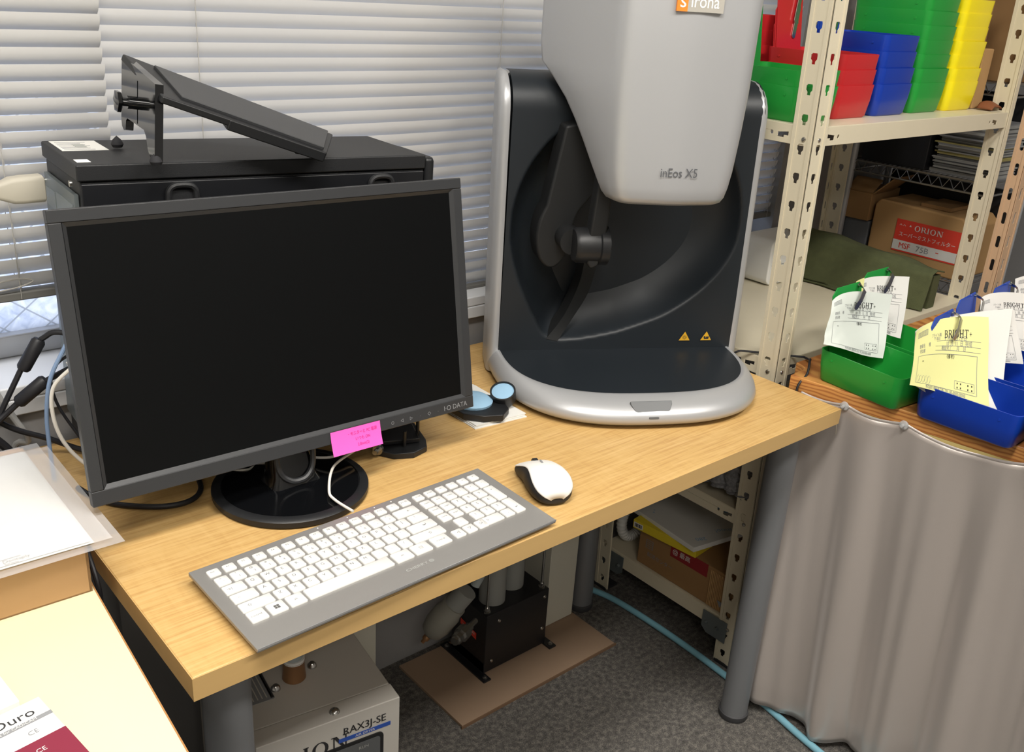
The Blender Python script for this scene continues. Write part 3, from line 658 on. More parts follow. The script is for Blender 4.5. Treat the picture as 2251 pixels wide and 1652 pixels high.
# power plug and lead at the rear
pg = thing('power_plug', 'large beige power connector plugged into the back of the black tower', 'plug', (.018, .535, 1.108), rad(3)); pg.scale = (.80, .74, .74)
m = MB()
def rr3(x, w_, h_, r): return [(x, y, z) for y, z in rrect(w_, h_, r, 3)]
m.loft([rr3(.052, .030, .040, .006), rr3(.050, .034, .046, .008), rr3(.02, .034, .046, .008), rr3(.004, .032, .044, .008), rr3(-.018, .020, .026, .007)]); m.build('connector_body', [M('beige_plug')], pg, smooth=True, ang=50)
m = MB()
for k in range(7): m.lathe([(.0065, 0), (.0095-.0003*k, .001), (.0095-.0003*k, .003), (.0065, .004)], 14, 0, T(-.020-.006*k, 0, -.0006*k) @ RY(-pi/2))
m.tube([(-.018, 0, 0), (-.065, 0, -.004)], .007, 12, sub=1); m.build('strain_relief', [M('beige_plug')], pg, smooth=True)
m = MB(); m.tube([(-.06, 0, -.004), (-.1, 0, -.008), (-.2, 0, -.03), (-.27, 0, -.12), (-.28, .0, -.3), (-.28, -.01, -.385)], .0055, 10); m.build('lead', [M('beige_plug')], pg, smooth=True)

# tilt stand on the tower: upright slotted plate joined to a sloping panel
ts = thing('tilt_stand', 'black folding tilt stand on top of the black tower, with slotted plate', 'stand', (.15, .45, DZ+.012+PH-.002))
def W2(p): return (p[0]-.15, p[1]-.45, p[2]-DZ-PH-.010)
def slab(name, corners, th, mat, par, bev=.002, extra=None):
    c_ = [V(W2(p)) for p in corners]; n = (c_[1]-c_[0]).cross(c_[3]-c_[0]).normalized()*th
    mm = MB(); mm.add([tuple(p) for p in c_]+[tuple(p+n) for p in c_], [(0, 1, 2, 3), (7, 6, 5, 4), (0, 4, 5, 1), (1, 5, 6, 2), (2, 6, 7, 3), (3, 7, 4, 0)]); return mm.build(name, [M(mat)], par, bevel=bev)
# upright plate: local y along the plate (front to back), z up
A = V((.150, .388, 1.163)); Bk = V((.163, .530, 1.170)); up = V((.012, .010, .0905))
ydir = (Bk-A).normalized(); Lp = (Bk-A).length; zdir = up.normalized(); Hp = up.length; xdir = ydir.cross(zdir).normalized()
XP = MX(((ydir.x, zdir.x, xdir.x, W2(A)[0]), (ydir.y, zdir.y, xdir.y, W2(A)[1]), (ydir.z, zdir.z, xdir.z, W2(A)[2]), (0, 0, 0, 1)))
outer = [(0, -.004), (.012, -.006), (.028, .006), (.036, .020), (.045, .026), (.118, .026), (.124, .022), (.126, .010), (.134, .008), (Lp, .012), (Lp+.003, .02), (Lp+.001, Hp+.006), (Lp-.008, Hp+.008), (0, Hp-.004)]
def holed(outer, holes, th, mat, X, mm):
    loops = [outer]+holes; allp = [p for l in loops for p in l]
    tris = tessellate_polygon([[V((p[0], p[1], 0)) for p in l] for l in loops]); n = len(allp)
    vs = [(p[0], p[1], 0) for p in allp]+[(p[0], p[1], th) for p in allp]; fs = [tuple(t) for t in tris]+[tuple(i+n for i in reversed(t)) for t in tris]; o = 0
    for l in loops:
        k = len(l); fs += [(o+i, o+(i+1) % k, n+o+(i+1) % k, n+o+i) for i in range(k)]; o += k
    mm.add(vs, fs, mat, X)
m = MB(); holed(outer, [quad(.070, .028, .074, .080)], .010, 0, XP, m); m.build('slotted_plate', [M('gloss_black')], ts)
m = MB(); XK = XP @ T(.072, .053, 0) @ RX(pi) @ MX.Scale(.72, 4)
m.cyl(.011, 0, .018, 18, 0, XK); m.cyl(.007, .018, .026, 18, 0, XK); m.lathe([(0, .026), (.010, .026), (.019, .030), (.019, .036), (.008, .038), (0, .038)], 6, 0, XK); m.build('clamp_knob', [M('gloss_black')], ts, smooth=True)
SQ = [V(p) for p in ((.165, .385, 1.237), (.372, .362, 1.162), (.427, .439, 1.172), (.174, .532, 1.272))]
def sq(u, v, h=0): 
    n = (SQ[1]-SQ[0]).cross(SQ[3]-SQ[0]).normalized(); return tuple((SQ[0]*(1-u)+SQ[1]*u)*(1-v)+(SQ[3]*(1-u)+SQ[2]*u)*v+n*h)
slab('sloping_panel', SQ, -.009, 'black_plastic', ts)
slab('panel_cover', [sq(.12, .1, .004), sq(.97, .06, .004), sq(.97, .94, .004), sq(.12, .9, .004)], -.0045, 'bezel', ts, .001)
slab('panel_lip', [sq(.38, -.01, .0), sq(1, -.01, 0), sq(1, .25, -.001), sq(.38, .25, -.001)], -.014, 'black_plastic', ts, .002)
for p in ((.155, .528, 1.158), (.153, .392, 1.159), (.352, .40, 1.159)):
    m = MB(); m.lathe([(0, -.003), (.006, -.003), (.008, .001), (.006, .006), (.003, .009), (0, .012)], 14, 0, T(*W2(p))); m.build('foot', [M('dark_rubber')], ts, smooth=True)

# ------------------------------------------------------------------ cables at the left
def cable(name, pts, r, mat, label, n=10, extra=None, group=None):
    t = thing(name, label, 'cable', pts[-1], group=group); L = V(pts[-1])
    m = MB(); m.tube([tuple(V(p)-L) for p in pts], r, n); m.build('sheath', [M(mat)], t, smooth=True)
    if extra: extra(t, L)
    return t
def core(a, b, r):
    def f(t, L):
        m = MB(); a_, b_ = V(a)-L, V(b)-L; d = (b_-a_); m.tube([tuple(a_), tuple(a_+d*.08), tuple(a_+d*.92), tuple(b_)], lambda q: r if .05 < q < .95 else r*.75, 12, sub=1); m.build('ferrite_core', [M('cable_black')], t, smooth=True)
    return f
cable('video_cable', [(.095, .50, .905), (.056, .535, .912), (.04, .545, .905), (.022, .55, .888), (-.006, .55, .842), (-.03, .55, .80), (-.06, .54, .75), (-.08, .5, .725)], .0038, 'cable_black', 'black video cable with a cylindrical core left of the monitor, upper one', extra=core((.034, .548, .902), (.008, .55, .862), .0095))
def vga(t, L):
    core((.030, .53, .850), (-.006, .54, .820), .0095)(t, L)
    m = MB(); m.loft([[(x, y, z) for y, z in rrect(.03, .014, .003, 2)] for x in (.0, .02)], 0, T(*(V((.078, .512, .872))-L)) @ RY(rad(-20)) @ RZ(rad(180)), ); m.tube([tuple(V((.078, .512, .872))-L), tuple(V((.062, .516, .864))-L)], .006, 10, sub=1); m.build('plug_shell', [M('cable_white')], t, smooth=True)
cable('monitor_cable', [(.075, .512, .871), (.05, .52, .86), (.02, .535, .84), (-.02, .545, .806), (-.06, .54, .775), (-.10, .53, .73)], .0042, 'cable_black', 'thick black monitor cable with a white ribbed plug, ending in a core at the left', extra=vga)
def grn(t, L):
    m = MB(); m.cyl(.006, 0, .02, 10, 0, T(*(V((.066, .50, .893))-L)) @ RY(pi/2)); m.build('jack_plug', [M('green_plastic')], t, smooth=True)
cable('audio_cable', [(.07, .50, .893), (.055, .505, .888), (.04, .51, .875), (.034, .52, .85), (.04, .52, .81), (.06, .50, .76), (.068, .48, .735), (.05, .44, .722)], .0021, 'cable_black', 'thin black audio cable with a green jack hanging behind the monitor edge', extra=grn)
cable('network_cable', [(.072, .50, .935), (.05, .50, .90), (.028, .50, .86), (.018, .50, .81), (.014, .49, .76), (.012, .48, .724)], .0028, 'cable_blue', 'blue grey network cable hanging left of the monitor')
cable('white_cable', [(.05, .47, .885), (.025, .475, .86), (.02, .475, .82), (.028, .47, .78), (.05, .46, .745), (.08, .44, .727), (.10, .42, .7225)], .0026, 'cable_white', 'white cable curving down left of the monitor onto the desk')
cable('floor_power_cable', [(-.055, .57, .85), (-.035, .565, .80), (-.012, .56, .775), (.03, .555, .75), (.07, .54, .727), (.11, .5, .7245)], .004, 'cable_black', 'black power cable sagging from the left edge down behind the monitor')
cable('thick_cable', [(-.12, .56, .83), (-.07, .56, .80), (-.035, .555, .765), (-.018, .545, .735), (-.014, .50, .70), (-.014, .45, .62), (-.015, .45, .3)], .006, 'cable_black', 'thick black cable crossing behind the plastic folder, upper one')
cable('thick_cable', [(-.13, .55, .79), (-.075, .55, .765), (-.045, .545, .74), (-.03, .54, .70), (-.03, .53, .60), (-.03, .53, .3)], .0055, 'cable_black', 'thick black cable crossing behind the plastic folder, lower one')
cable('grey_cable', [(-.03, .60, .87), (-.02, .60, .82), (.0, .60, .77), (.012, .595, .735), (-.01, .605, .70), (-.012, .605, .4)], .0045, 'cable_grey', 'grey cable running down the wall under the window sill')
cable('display_power_cable', [(.178, .42, .735), (.172, .385, .727), (.160, .345, .7245), (.135, .325, .7245), (.10, .332, .7245), (.06, .365, .7245), (.04, .40, .7245), (.03, .44, .7245)], .0037, 'cable_black', 'black power cable curling on the desk below the monitor corner')
cable('side_cable', [(-.014, .32, .70), (-.010, .31, .735), (-.013, .26, .72), (-.013, .24, .68), (-.013, .27, .62), (-.013, .3, .4)], .0032, 'cable_black', 'black cable dropping through the gap between the two desks')

# ------------------------------------------------------------------ side desk, carton, folder, small boxes
sd = thing('side_desk', 'cream-topped side desk with brown edge at the lower left', 'desk', (-.33, -.35, 0))
ZT = DZ
def sdw(p): return (p[0]+.33, p[1]+.35)
edge = [(-.045, -.095), (-.028, .205), (-.02, .30), (-.02, .53), (-.75, .53), (-.75, -1.0), (-.098, -1.0)]
m = MB(); m.prism([sdw(p) for p in edge], ZT-.022, ZT); m.build('worktop', [M('cream_top')], sd)
m = MB()
for a_, b_ in zip(edge[:3]+[], edge[1:4]): 
    A_, B_ = V(sdw(a_)), V(sdw(b_)); n_ = V((B_.y-A_.y, -(B_.x-A_.x))).normalized()*.0015
    m.prism([tuple(A_), tuple(A_+n_), tuple(B_+n_), tuple(B_)], ZT-.022, ZT+.0003)
A_, B_ = V(sdw((-.098, -1.0))), V(sdw((-.045, -.095))); n_ = V((B_.y-A_.y, -(B_.x-A_.x))).normalized()*.0015
m.prism([tuple(A_), tuple(A_+n_), tuple(B_+n_), tuple(B_)], ZT-.022, ZT+.0003); m.build('edge_band', [M('cream_top_edge')], sd)
for x, y in ((-.08, -.05), (-.7, -.9), (-.16, -.9), (-.7, .45), (-.09, .45)): 
    m = MB(); m.b2((-.02, -.02, 0), (.02, .02, ZT-.022)); o = m.build('leg', [M('leg_grey')], sd, bevel=.002); o.location = (x+.33, y+.35, 0)
cb = thing('carton', 'flat brown cardboard carton on the side desk under the plastic folder', 'box', (-.03, .204, ZT), rad(-1.5))
m = MB(); cw, cd, ch = .30, .27, .066
m.b2((-cw, 0, 0), (0, cd, .002)); m.b2((-cw, cd-.003, 0), (0, cd, ch)); m.b2((-.003, 0, 0), (0, cd, ch)); m.b2((-cw, 0, 0), (-cw+.003, cd, ch))
X_ = MX(((1, 0, 0, 0), (0, 0, 1, 0), (0, 1, 0, 0), (0, 0, 0, 1)))
nt_ = [(-.115, ch), (-.115, ch-.018)]+[(-.115+.0+.034*sin(a), ch-.018+.02*(1-cos(a))-.0) for a in [0]]+[(-.108, ch-.020), (-.099, ch-.018), (-.090, ch-.010), (-.088, ch)]
m.prism([(-cw, 0), (0, 0), (0, ch)]+list(reversed(nt_))+[(-cw, ch)], 0, .003, 0, X_); m.build('carton_body', [M('carton_box')], cb)
m = MB(); m.b2((-cw+.001, .003, ch-.003), (-.001, cd-.001, ch-.0005)); m.build('lid', [M('carton_box')], cb)
fo = thing('plastic_folder', 'clear plastic folder holding printed sheets lying on the carton', 'folder', (-.03, .19, ZT+ch+.001))
def sheet3(x0, x1, y0, y1, z, wav=.002): return lambda u, v: (x0+(x1-x0)*u, y0+(y1-y0)*v, z+wav*sin(3*u+4*v)+.006*max(0, u-.6)**2*-1)
for i, (dx, dz) in enumerate(((0, 0), (.001, .0012), (-.002, .0024))):
    m = MB(); m.grid(sheet3(-.30, .008+dx-.004, .003-dx, .262, .0015+dz, .0008), 10, 10)
    if i == 2:
        w3 = lambda a, b: (a, b, .0050)
        m.add([(-.30, .016, .0052), (-.066, .016, .0052), (-.066, .0168, .0052), (-.30, .0168, .0052)], [(0, 1, 2, 3)], 1)
        m.text('Dentsply', .0075, T(-.072, .0115, .0053)); m.text('Sirona', .0055, T(-.078, .006, .0053)); m.prism([(-.108, .005), (-.098, .005), (-.096, .010), (-.099, .0145), (-.108, .0145)], .0052, .0054, 1)
        m.add([(-.16, .115, .0052), (-.075, .108, .0052), (-.075, .13, .0052), (-.095, .132, .0052), (-.097, .14, .0052), (-.16, .14, .0052)], [(0, 1, 2, 3, 4, 5)], 2)
    m.build('printed_sheet', [M('paper'), M('ink_grey'), M('ink')], fo, fix=False)
m = MB(); m.grid(sheet3(-.30, .022, -.006, .270, .0072, .001), 12, 12); m.build('cover_front', [M('clear')], fo, fix=False, smooth=True)
m = MB(); m.grid(sheet3(-.30, .034, -.010, .268, .0004, .0004), 12, 12); m.build('cover_back', [M('clear')], fo, fix=False, smooth=True)
bx = thing('product_box', 'white and dark red block box with a grey stripe at the lower left', 'box', (-.180, -.118, ZT), rad(8))
m = MB(); m.b2((-.05, 0, 0), (.052, .100, .060), 0); m.b2((-.0505, -.0005, 0), (.0525, .050, .0602), 1); 
m.build('box_body', [M('white'), M('magenta')], bx, bevel=.0008)
m = MB(); m.b2((-.05, .072, .0602), (.052, .0765, .0606), 0); m.text('Duro', .0145, T(.024, .0845, .0606), 1, sx=1.1); m.text('Bloc Ceramic for CAD/CAM', .0046, T(.012, .0742, .0608), 2); m.text('CE', .0075, T(.030, .060, .0606), 0); m.text('CE', .007, T(.026, .036, .0606), 2)
m.build('box_print', [M('ink_grey'), M('ink'), M('paper')], bx, fix=False)
bx = thing('product_box', 'white box with a small dark mark, behind the dark red one', 'box', (-.197, -.002, ZT), rad(6))
m = MB(); m.b2((-.04, 0, 0), (.042, .05, .052)); m.build('box_body', [M('white')], bx, bevel=.001)
m = MB(); m.text('▮▮▮', .006, T(.026, .036, .0523), 0); m.build('box_print', [M('ink')], bx, fix=False)

# ------------------------------------------------------------------ desk clutter: tray parts, paper
pp = thing('paper_stack', 'small stack of folded white papers under the blue impression tray', 'paper', (.65, .34, DZ), rad(0))
for i, pl in enumerate(([(.706, .438), (.698, .283), (.596, .293), (.598, .37), (.66, .445)], [(.704, .43), (.697, .286), (.598, .297), (.60, .38), (.655, .43)], [(.700, .43), (.700, .288), (.600, .296), (.603, .385)])):
    m = MB(); m.prism([(x-.65, y-.34) for x, y in pl], .0018*i, .0018*i+.0014, 0)
    if i == 2:
        m.text('⏎ 4', .012, T(.004, -.035, .0054) @ RZ(rad(-40))); m.text('~^~ vn~', .009, T(-.02, -.02, .0054) @ RZ(rad(-35)))
    m.build('folded_sheet', [M('paper'), M('ink_grey')], pp)
im = thing('impression_holder', 'black holder with pale blue silicone and a round cup, on the papers', 'dental holder', (.645, .345, DZ+.0056), rad(-20))
m = MB(); m.prism([(-.055, .0), (-.04, -.038), (-.01, -.055), (.022, -.058), (.040, -.035), (.042, .01), (.01, .040), (-.045, .04)], 0, .012); m.build('base_plate', [M('black_plastic')], im, bevel=.002)
m = MB(); m.lathe([(0, .012), (.033, .012), (.034, .016), (.026, .022), (.012, .023), (0, .0235)], 22, 0, T(-.012, .0, 0)); m.build('silicone_pad', [M('silicone')], im, smooth=True)
m = MB(); XC = T(.042, .000, .020) @ RX(rad(20)) @ RY(rad(-14)) @ MX.Scale(.92, 4); m.lathe([(0, -.012), (.022, -.012), (.0235, -.008), (.0235, .012), (.021, .0125), (.0205, .008), (0, .008)], 32, 0, XC); m.build('cup', [M('black_plastic')], im, smooth=True)
m = MB(); m.lathe([(0, .0105), (.012, .0112), (.0205, .0098)], 28, 0, XC); m.build('cup_silicone', [M('silicone')], im, smooth=True)
ar = thing('model_holder', 'small black clamp holder with steel thumbscrew behind the sticky note', 'dental holder', (.468, .318, DZ), rad(-22))
m = MB(); m.prism([(-.045, -.03), (-.02, -.05), (.01, -.052), (.034, -.035), (.038, -.01), (.034, .05), (-.04, .055)], 0, .010); m.build('base_plate', [M('black_plastic')], ar, bevel=.002)
m = MB(); m.prism([(-.032, -.022), (.026, -.022), (.026, .04), (-.032, .04)], .010, .018); m.build('clamp_block', [M('black_paint')], ar, bevel=.002)
for x, y in ((-.036, -.02), (.028, .004), (.0, -.03)):
    m = MB(); m.cyl(.0028, .008, .036, 12); o = m.build('pin', [M('black_plastic')], ar, smooth=True, bevel=.0006); o.location = (x, y, 0)
m = MB(); XC = T(-.040, -.036, .014) @ RZ(rad(55)) @ RY(-pi/2); m.cyl(.008, 0, .006, 14, 0, XC); m.cyl(.004, .006, .016, 10, 0, XC); m.build('thumbscrew', [M('steel')], ar, smooth=True)

# ------------------------------------------------------------------ cream angle-iron shelving
def keyhole(cx, cz, k=1):
    return [(cx+a*k, cz+b) for a, b in ((-.0055, .009), (.0035, .009), (.0065, .0055), (.0065, -.001), (.0035, -.0045), (.0035, -.0095), (-.0035, -.0095), (-.0035, -.0045), (-.0065, -.001), (-.0065, .006))]
FRX = MX(((1, 0, 0, 0), (0, 0, 1, 0), (0, 1, 0, 0), (0, 0, 0, 1)))      # polygon (x,y) -> (x, z), thickness along y
FRY = MX(((0, 0, 1, 0), (1, 0, 0, 0), (0, 1, 0, 0), (0, 0, 0, 1)))      # polygon (x,y) -> (y, z), thickness along x
def angle_post(name, parent, x, y, z0, z1, wx, wy, mat='cream_metal', pitch=.0508, lean=.038, zoff=0, slots=False, caps=True):
    """L-shaped upright, corner at x,y; flanges run wx along X and wy along Y; real holes"""
    m = MB(); th = .0018
    def flange(wd, X, sgn):
        n = int((z1-z0)/pitch)
        for k in range(n+1):
            a, b = z0+pitch*k, min(z1, z0+pitch*(k+1))
            if b-a < .03: 
                m.prism(quad(min(0, wd), a, max(0, wd), b), 0, th, 0, X); continue
            h = keyhole(wd*.52, (a+b)/2, 1 if wd > 0 else -1) if not slots else rrect(.009, .028, .004, 3, wd*.5, (a+b)/2)
            holed(quad(min(0, wd), a, max(0, wd), b), [h], th, 0, X, m)
        # raised ribs along both borders
        for q in (.13, .9):
            c_ = wd*q; m.prism(quad(c_-.0035, z0, c_+.0035, z1), -.0014, .0004, 0, X)
    flange(wx, FRX, 1); flange(wy, FRY, 1)
    o = m.build(name, [M(mat)], parent); o.location = (x, y, 0); o.rotation_euler.y = -math.atan(lean)
    return o
SX, SY, SL, SD = 1.262, .165, .775, .412
sh_ = thing('metal_shelf', 'cream perforated angle-iron shelving unit at the right end of the desk', 'shelf', (SX, SY, 0))
angle_post('upright', sh_, 0, 0, .004, 1.56, .040, .044)
angle_post('upright', sh_, -.012, SD, .004, 1.56, .040, -.044)
angle_post('upright', sh_, SL, 0, .004, 1.56, .012, .044)
angle_post('upright', sh_, SL, SD, .004, 1.56, -.018, -.044)
for x, y in ((0, 0), (-.012, SD), (SL, 0), (SL, SD)):
    m = MB(); m.b2((-.004 if x < .5 else -.03, -.004 if y < .2 else -.04, 0), (.04 if x < .5 else .01, .04 if y < .2 else .004, .006)); o = m.build('foot_plate', [M('dark_rubber')], sh_); o.location = (x, y, 0)
def deck(z, h=.036, dx=0, holes=True):
    x0 = -.038*z+.003+dx; m = MB(); L_ = SL-.002; D_ = SD-.004
    m.b2((x0+.001, .004, z-.0015), (x0+L_, D_, z))
    def fr_(len_, X):
        hs = []
        if holes:
            for q in ((.06, len_-.06)):
                hs.append([(q-.011, z-.014), (q+.011, z-.017), (q+.011, z-.025), (q-.002, z-.025), (q-.002, z-.021), (q-.011, z-.021)]); hs.append(rrect(.006, .007, .0028, 3, q+(.024 if q < len_/2 else -.024), z-.019))
        holed(quad(0, z-h, len_, z-.001), hs, .0016, 0, X, m)
    fr_(L_, T(x0, .0035, 0) @ FRX); fr_(L_, T(x0, D_, 0) @ FRX); fr_(D_-.004, T(x0, .0035, 0) @ FRY); fr_(D_-.004, T(x0+L_-.002, .0035, 0) @ FRY)
    m.build('shelf_deck', [M('cream_metal')], sh_, bevel=.0008, seg=1)
    for (bx_, by_, X) in ((x0-.0, .018, RY(-pi/2)), (x0+.018, .0035, RX(pi/2))):
        q = MB(); q.lathe([(0, .004), (.0035, .003), (.0045, 0)], 12, 0, T(bx_, by_, z-.022) @ X @ T(0, 0, .0018)); q.build('bolt', [M('steel')], sh_, smooth=True)
deck(1.186, .034); deck(.742, .036, .0); deck(.392, .034); deck(.118, .038, holes=False)
for x, y in ((.0, .02), (-.0, SD-.035)):
    m = MB(); m.prism([(-.012, .058), (.04, .058), (.055, .07), (.055, .112), (-.012, .112)] if y < .1 else [(.012, .058), (-.04, .058), (-.055, .07), (-.055, .112), (.012, .112)], -.003, -.0012, 0, FRY); 
    for dy in (.012, .042): m.lathe([(0, .006), (.004, .006), (.005, 0)], 6, 0, T(-.003, dy if y < .1 else -dy, .085) @ RY(-pi/2))
    o = m.build('corner_bracket', [M('pc_io')], sh_, bevel=.0005, seg=1); o.location = (x-.003, y+.012, 0)

# ------------------------------------------------------------------ plastic work trays
TW, TL, TH = .130, .172, .061
def tray_meshes(body_mat, tab_mat):
    t = thing('work_tray', 'x', 'tray')
    m = MB(); rings = []
    def R(w_, l_, z, r=.014): return [(x, y, z) for x, y in rrect(w_, l_, r, 4)]
    m.loft([R(TW-.018, TL-.018, 0, .010), R(TW-.010, TL-.010, .004), R(TW-.004, TL-.004, .030), R(TW-.0035, TL-.0035, .0315), R(TW, TL, .060), R(TW, TL, TH), R(TW-.004, TL-.004, TH), R(TW-.008, TL-.008, .032), R(TW-.014, TL-.014, .004, .010)], cap0=True, cap1=True)
    for sx in (-1, 1):
        for y in (-.055, .055): m.cyl(.0022, 0, .0016, 10, 0, T(sx*(TW/2-.0015), y, .046) @ RY(sx*pi/2))
    m.build('tray_body', [M(body_mat)], t, smooth=True, ang=40)
    m = MB(); pl = [(-.040, -.030), (.040, -.030), (.042, .10), (.036, .112), (-.030, .108), (-.042, .094)]
    m.prism(pl, 0, .0022, 0, T(0, TL/2-.004, TH) @ RX(rad(82))); tb = m.build('document_tab', [M(tab_mat)], t, bevel=.0006)
    m = MB(); XC = T(.028, TL/2-.0075, TH+.0) @ RX(rad(82)) @ T(0, .107, .0025) @ RZ(rad(-44))
    prof_ = [(.004, 0), (0, .0005), (-.003, .009), (-.009, .0165), (-.030, .0200), (-.048, .0195), (-.052, .0188)]; wd_ = [.0035, .005, .0052, .0052, .0052, .0050, .003]
    m.loft([[(-w_, y_, z_), (w_, y_, z_), (w_, y_+.0004, z_+.0012), (-w_, y_+.0004, z_+.0012)] for (y_, z_), w_ in zip(prof_, wd_)], 0, XC); m.cyl(.0022, -.002, .003, 10, 0, XC); m.build('spring_clip', [M('steel')], tb, smooth=True, ang=30)
    return t
fc = MB(); XC = T(.028, TL/2-.0075, TH+.0) @ RX(rad(82)) @ T(0, .100, .0025) @ RZ(rad(-16)); fc.prism(rrect(.0105, .064, .005, 5, 0, -.027), 0, .0012, 0, XC); fc.cyl(.0022, -.002, .002, 10, 0, XC)
_fo = fc.build('flat', [M('steel')]); FLAT = _fo.data; bpy.data.objects.remove(_fo)
protos = {'green': tray_meshes('green_plastic', 'green_tab'), 'red': tray_meshes('red_plastic', 'red_tab'), 'blue': tray_meshes('blue_plastic', 'blue_tab'), 'yellow': tray_meshes('yellow_plastic', 'yellow_plastic')}
used = set()
def tray(col, x, y, z, rz, label, group):
    if col not in used:
        used.add(col); t = protos[col]; t.location = (x, y, z); t.rotation_euler.z = rz; t['label'] = label; t['group'] = group; return t
    return copy_thing(protos[col], (x, y, z), rz, label, group)
PZ = .742
tray('green', 1.287, -.008, PZ, rad(-5), 'green tray with a crumpled white slip, on the counter beside the shelf post', 'trays on the plank counter')
tray('green', 1.437, .020, PZ, rad(-6), 'green tray with wax bites, behind the nearest green tray on the counter', 'trays on the plank counter')
tray('blue', 1.298, -.192, PZ, rad(2), 'dark blue tray holding the yellow slip, nearest blue tray on the counter', 'trays on the plank counter')
tray('blue', 1.443, -.165, PZ, rad(3), 'blue tray directly behind the blue tray with the yellow slip', 'trays on the plank counter')
tray('blue', 1.585, -.165, PZ, rad(2), 'blue tray third in the row, with a pale white slip on its tab', 'trays on the plank counter')
tray('blue', 1.730, -.165, PZ, rad(2), 'farthest blue tray of the counter row, by the right picture edge', 'trays on the plank counter')
tray('green', 1.300, -.375, PZ, rad(4), 'green tray cut off by the right picture edge, in front of the blue ones', 'trays on the plank counter')
ordn = ['bottom', 'second', 'third', 'fourth', 'fifth', 'sixth', 'seventh', 'eighth']
def stack(col, n, x, y, name, rz=0, pitch=.0275):
    for k in range(n):
        pos = 'bottom' if k == 0 else ('topmost' if k == n-1 else ordn[k]+' from below')
        t_ = tray(col, x+random.uniform(-.001, .001), y+random.uniform(-.0015, .0015)+.001*k, 1.1862+pitch*k, rz, '%s tray, %s in the %s' % (col, pos, name), 'nested trays on the top shelf')
        for ch in t_.children:
            for g in ch.children:
                if g.name.startswith('spring_clip'): g.data = FLAT
stack('green', 2, 1.293, .300, 'low green stack beside the post')
stack('red', 3, 1.425, .302, 'front red stack on the top shelf')
stack('blue', 4, 1.572, .305, 'blue stack on the top shelf', pitch=.030)
stack('green', 8, 1.722, .308, 'tall green stack on the top shelf')
stack('yellow', 7, 1.868, .306, 'yellow stack on the top shelf')
stack('red', 5, 1.405, .495, 'rear red stack on the top shelf')

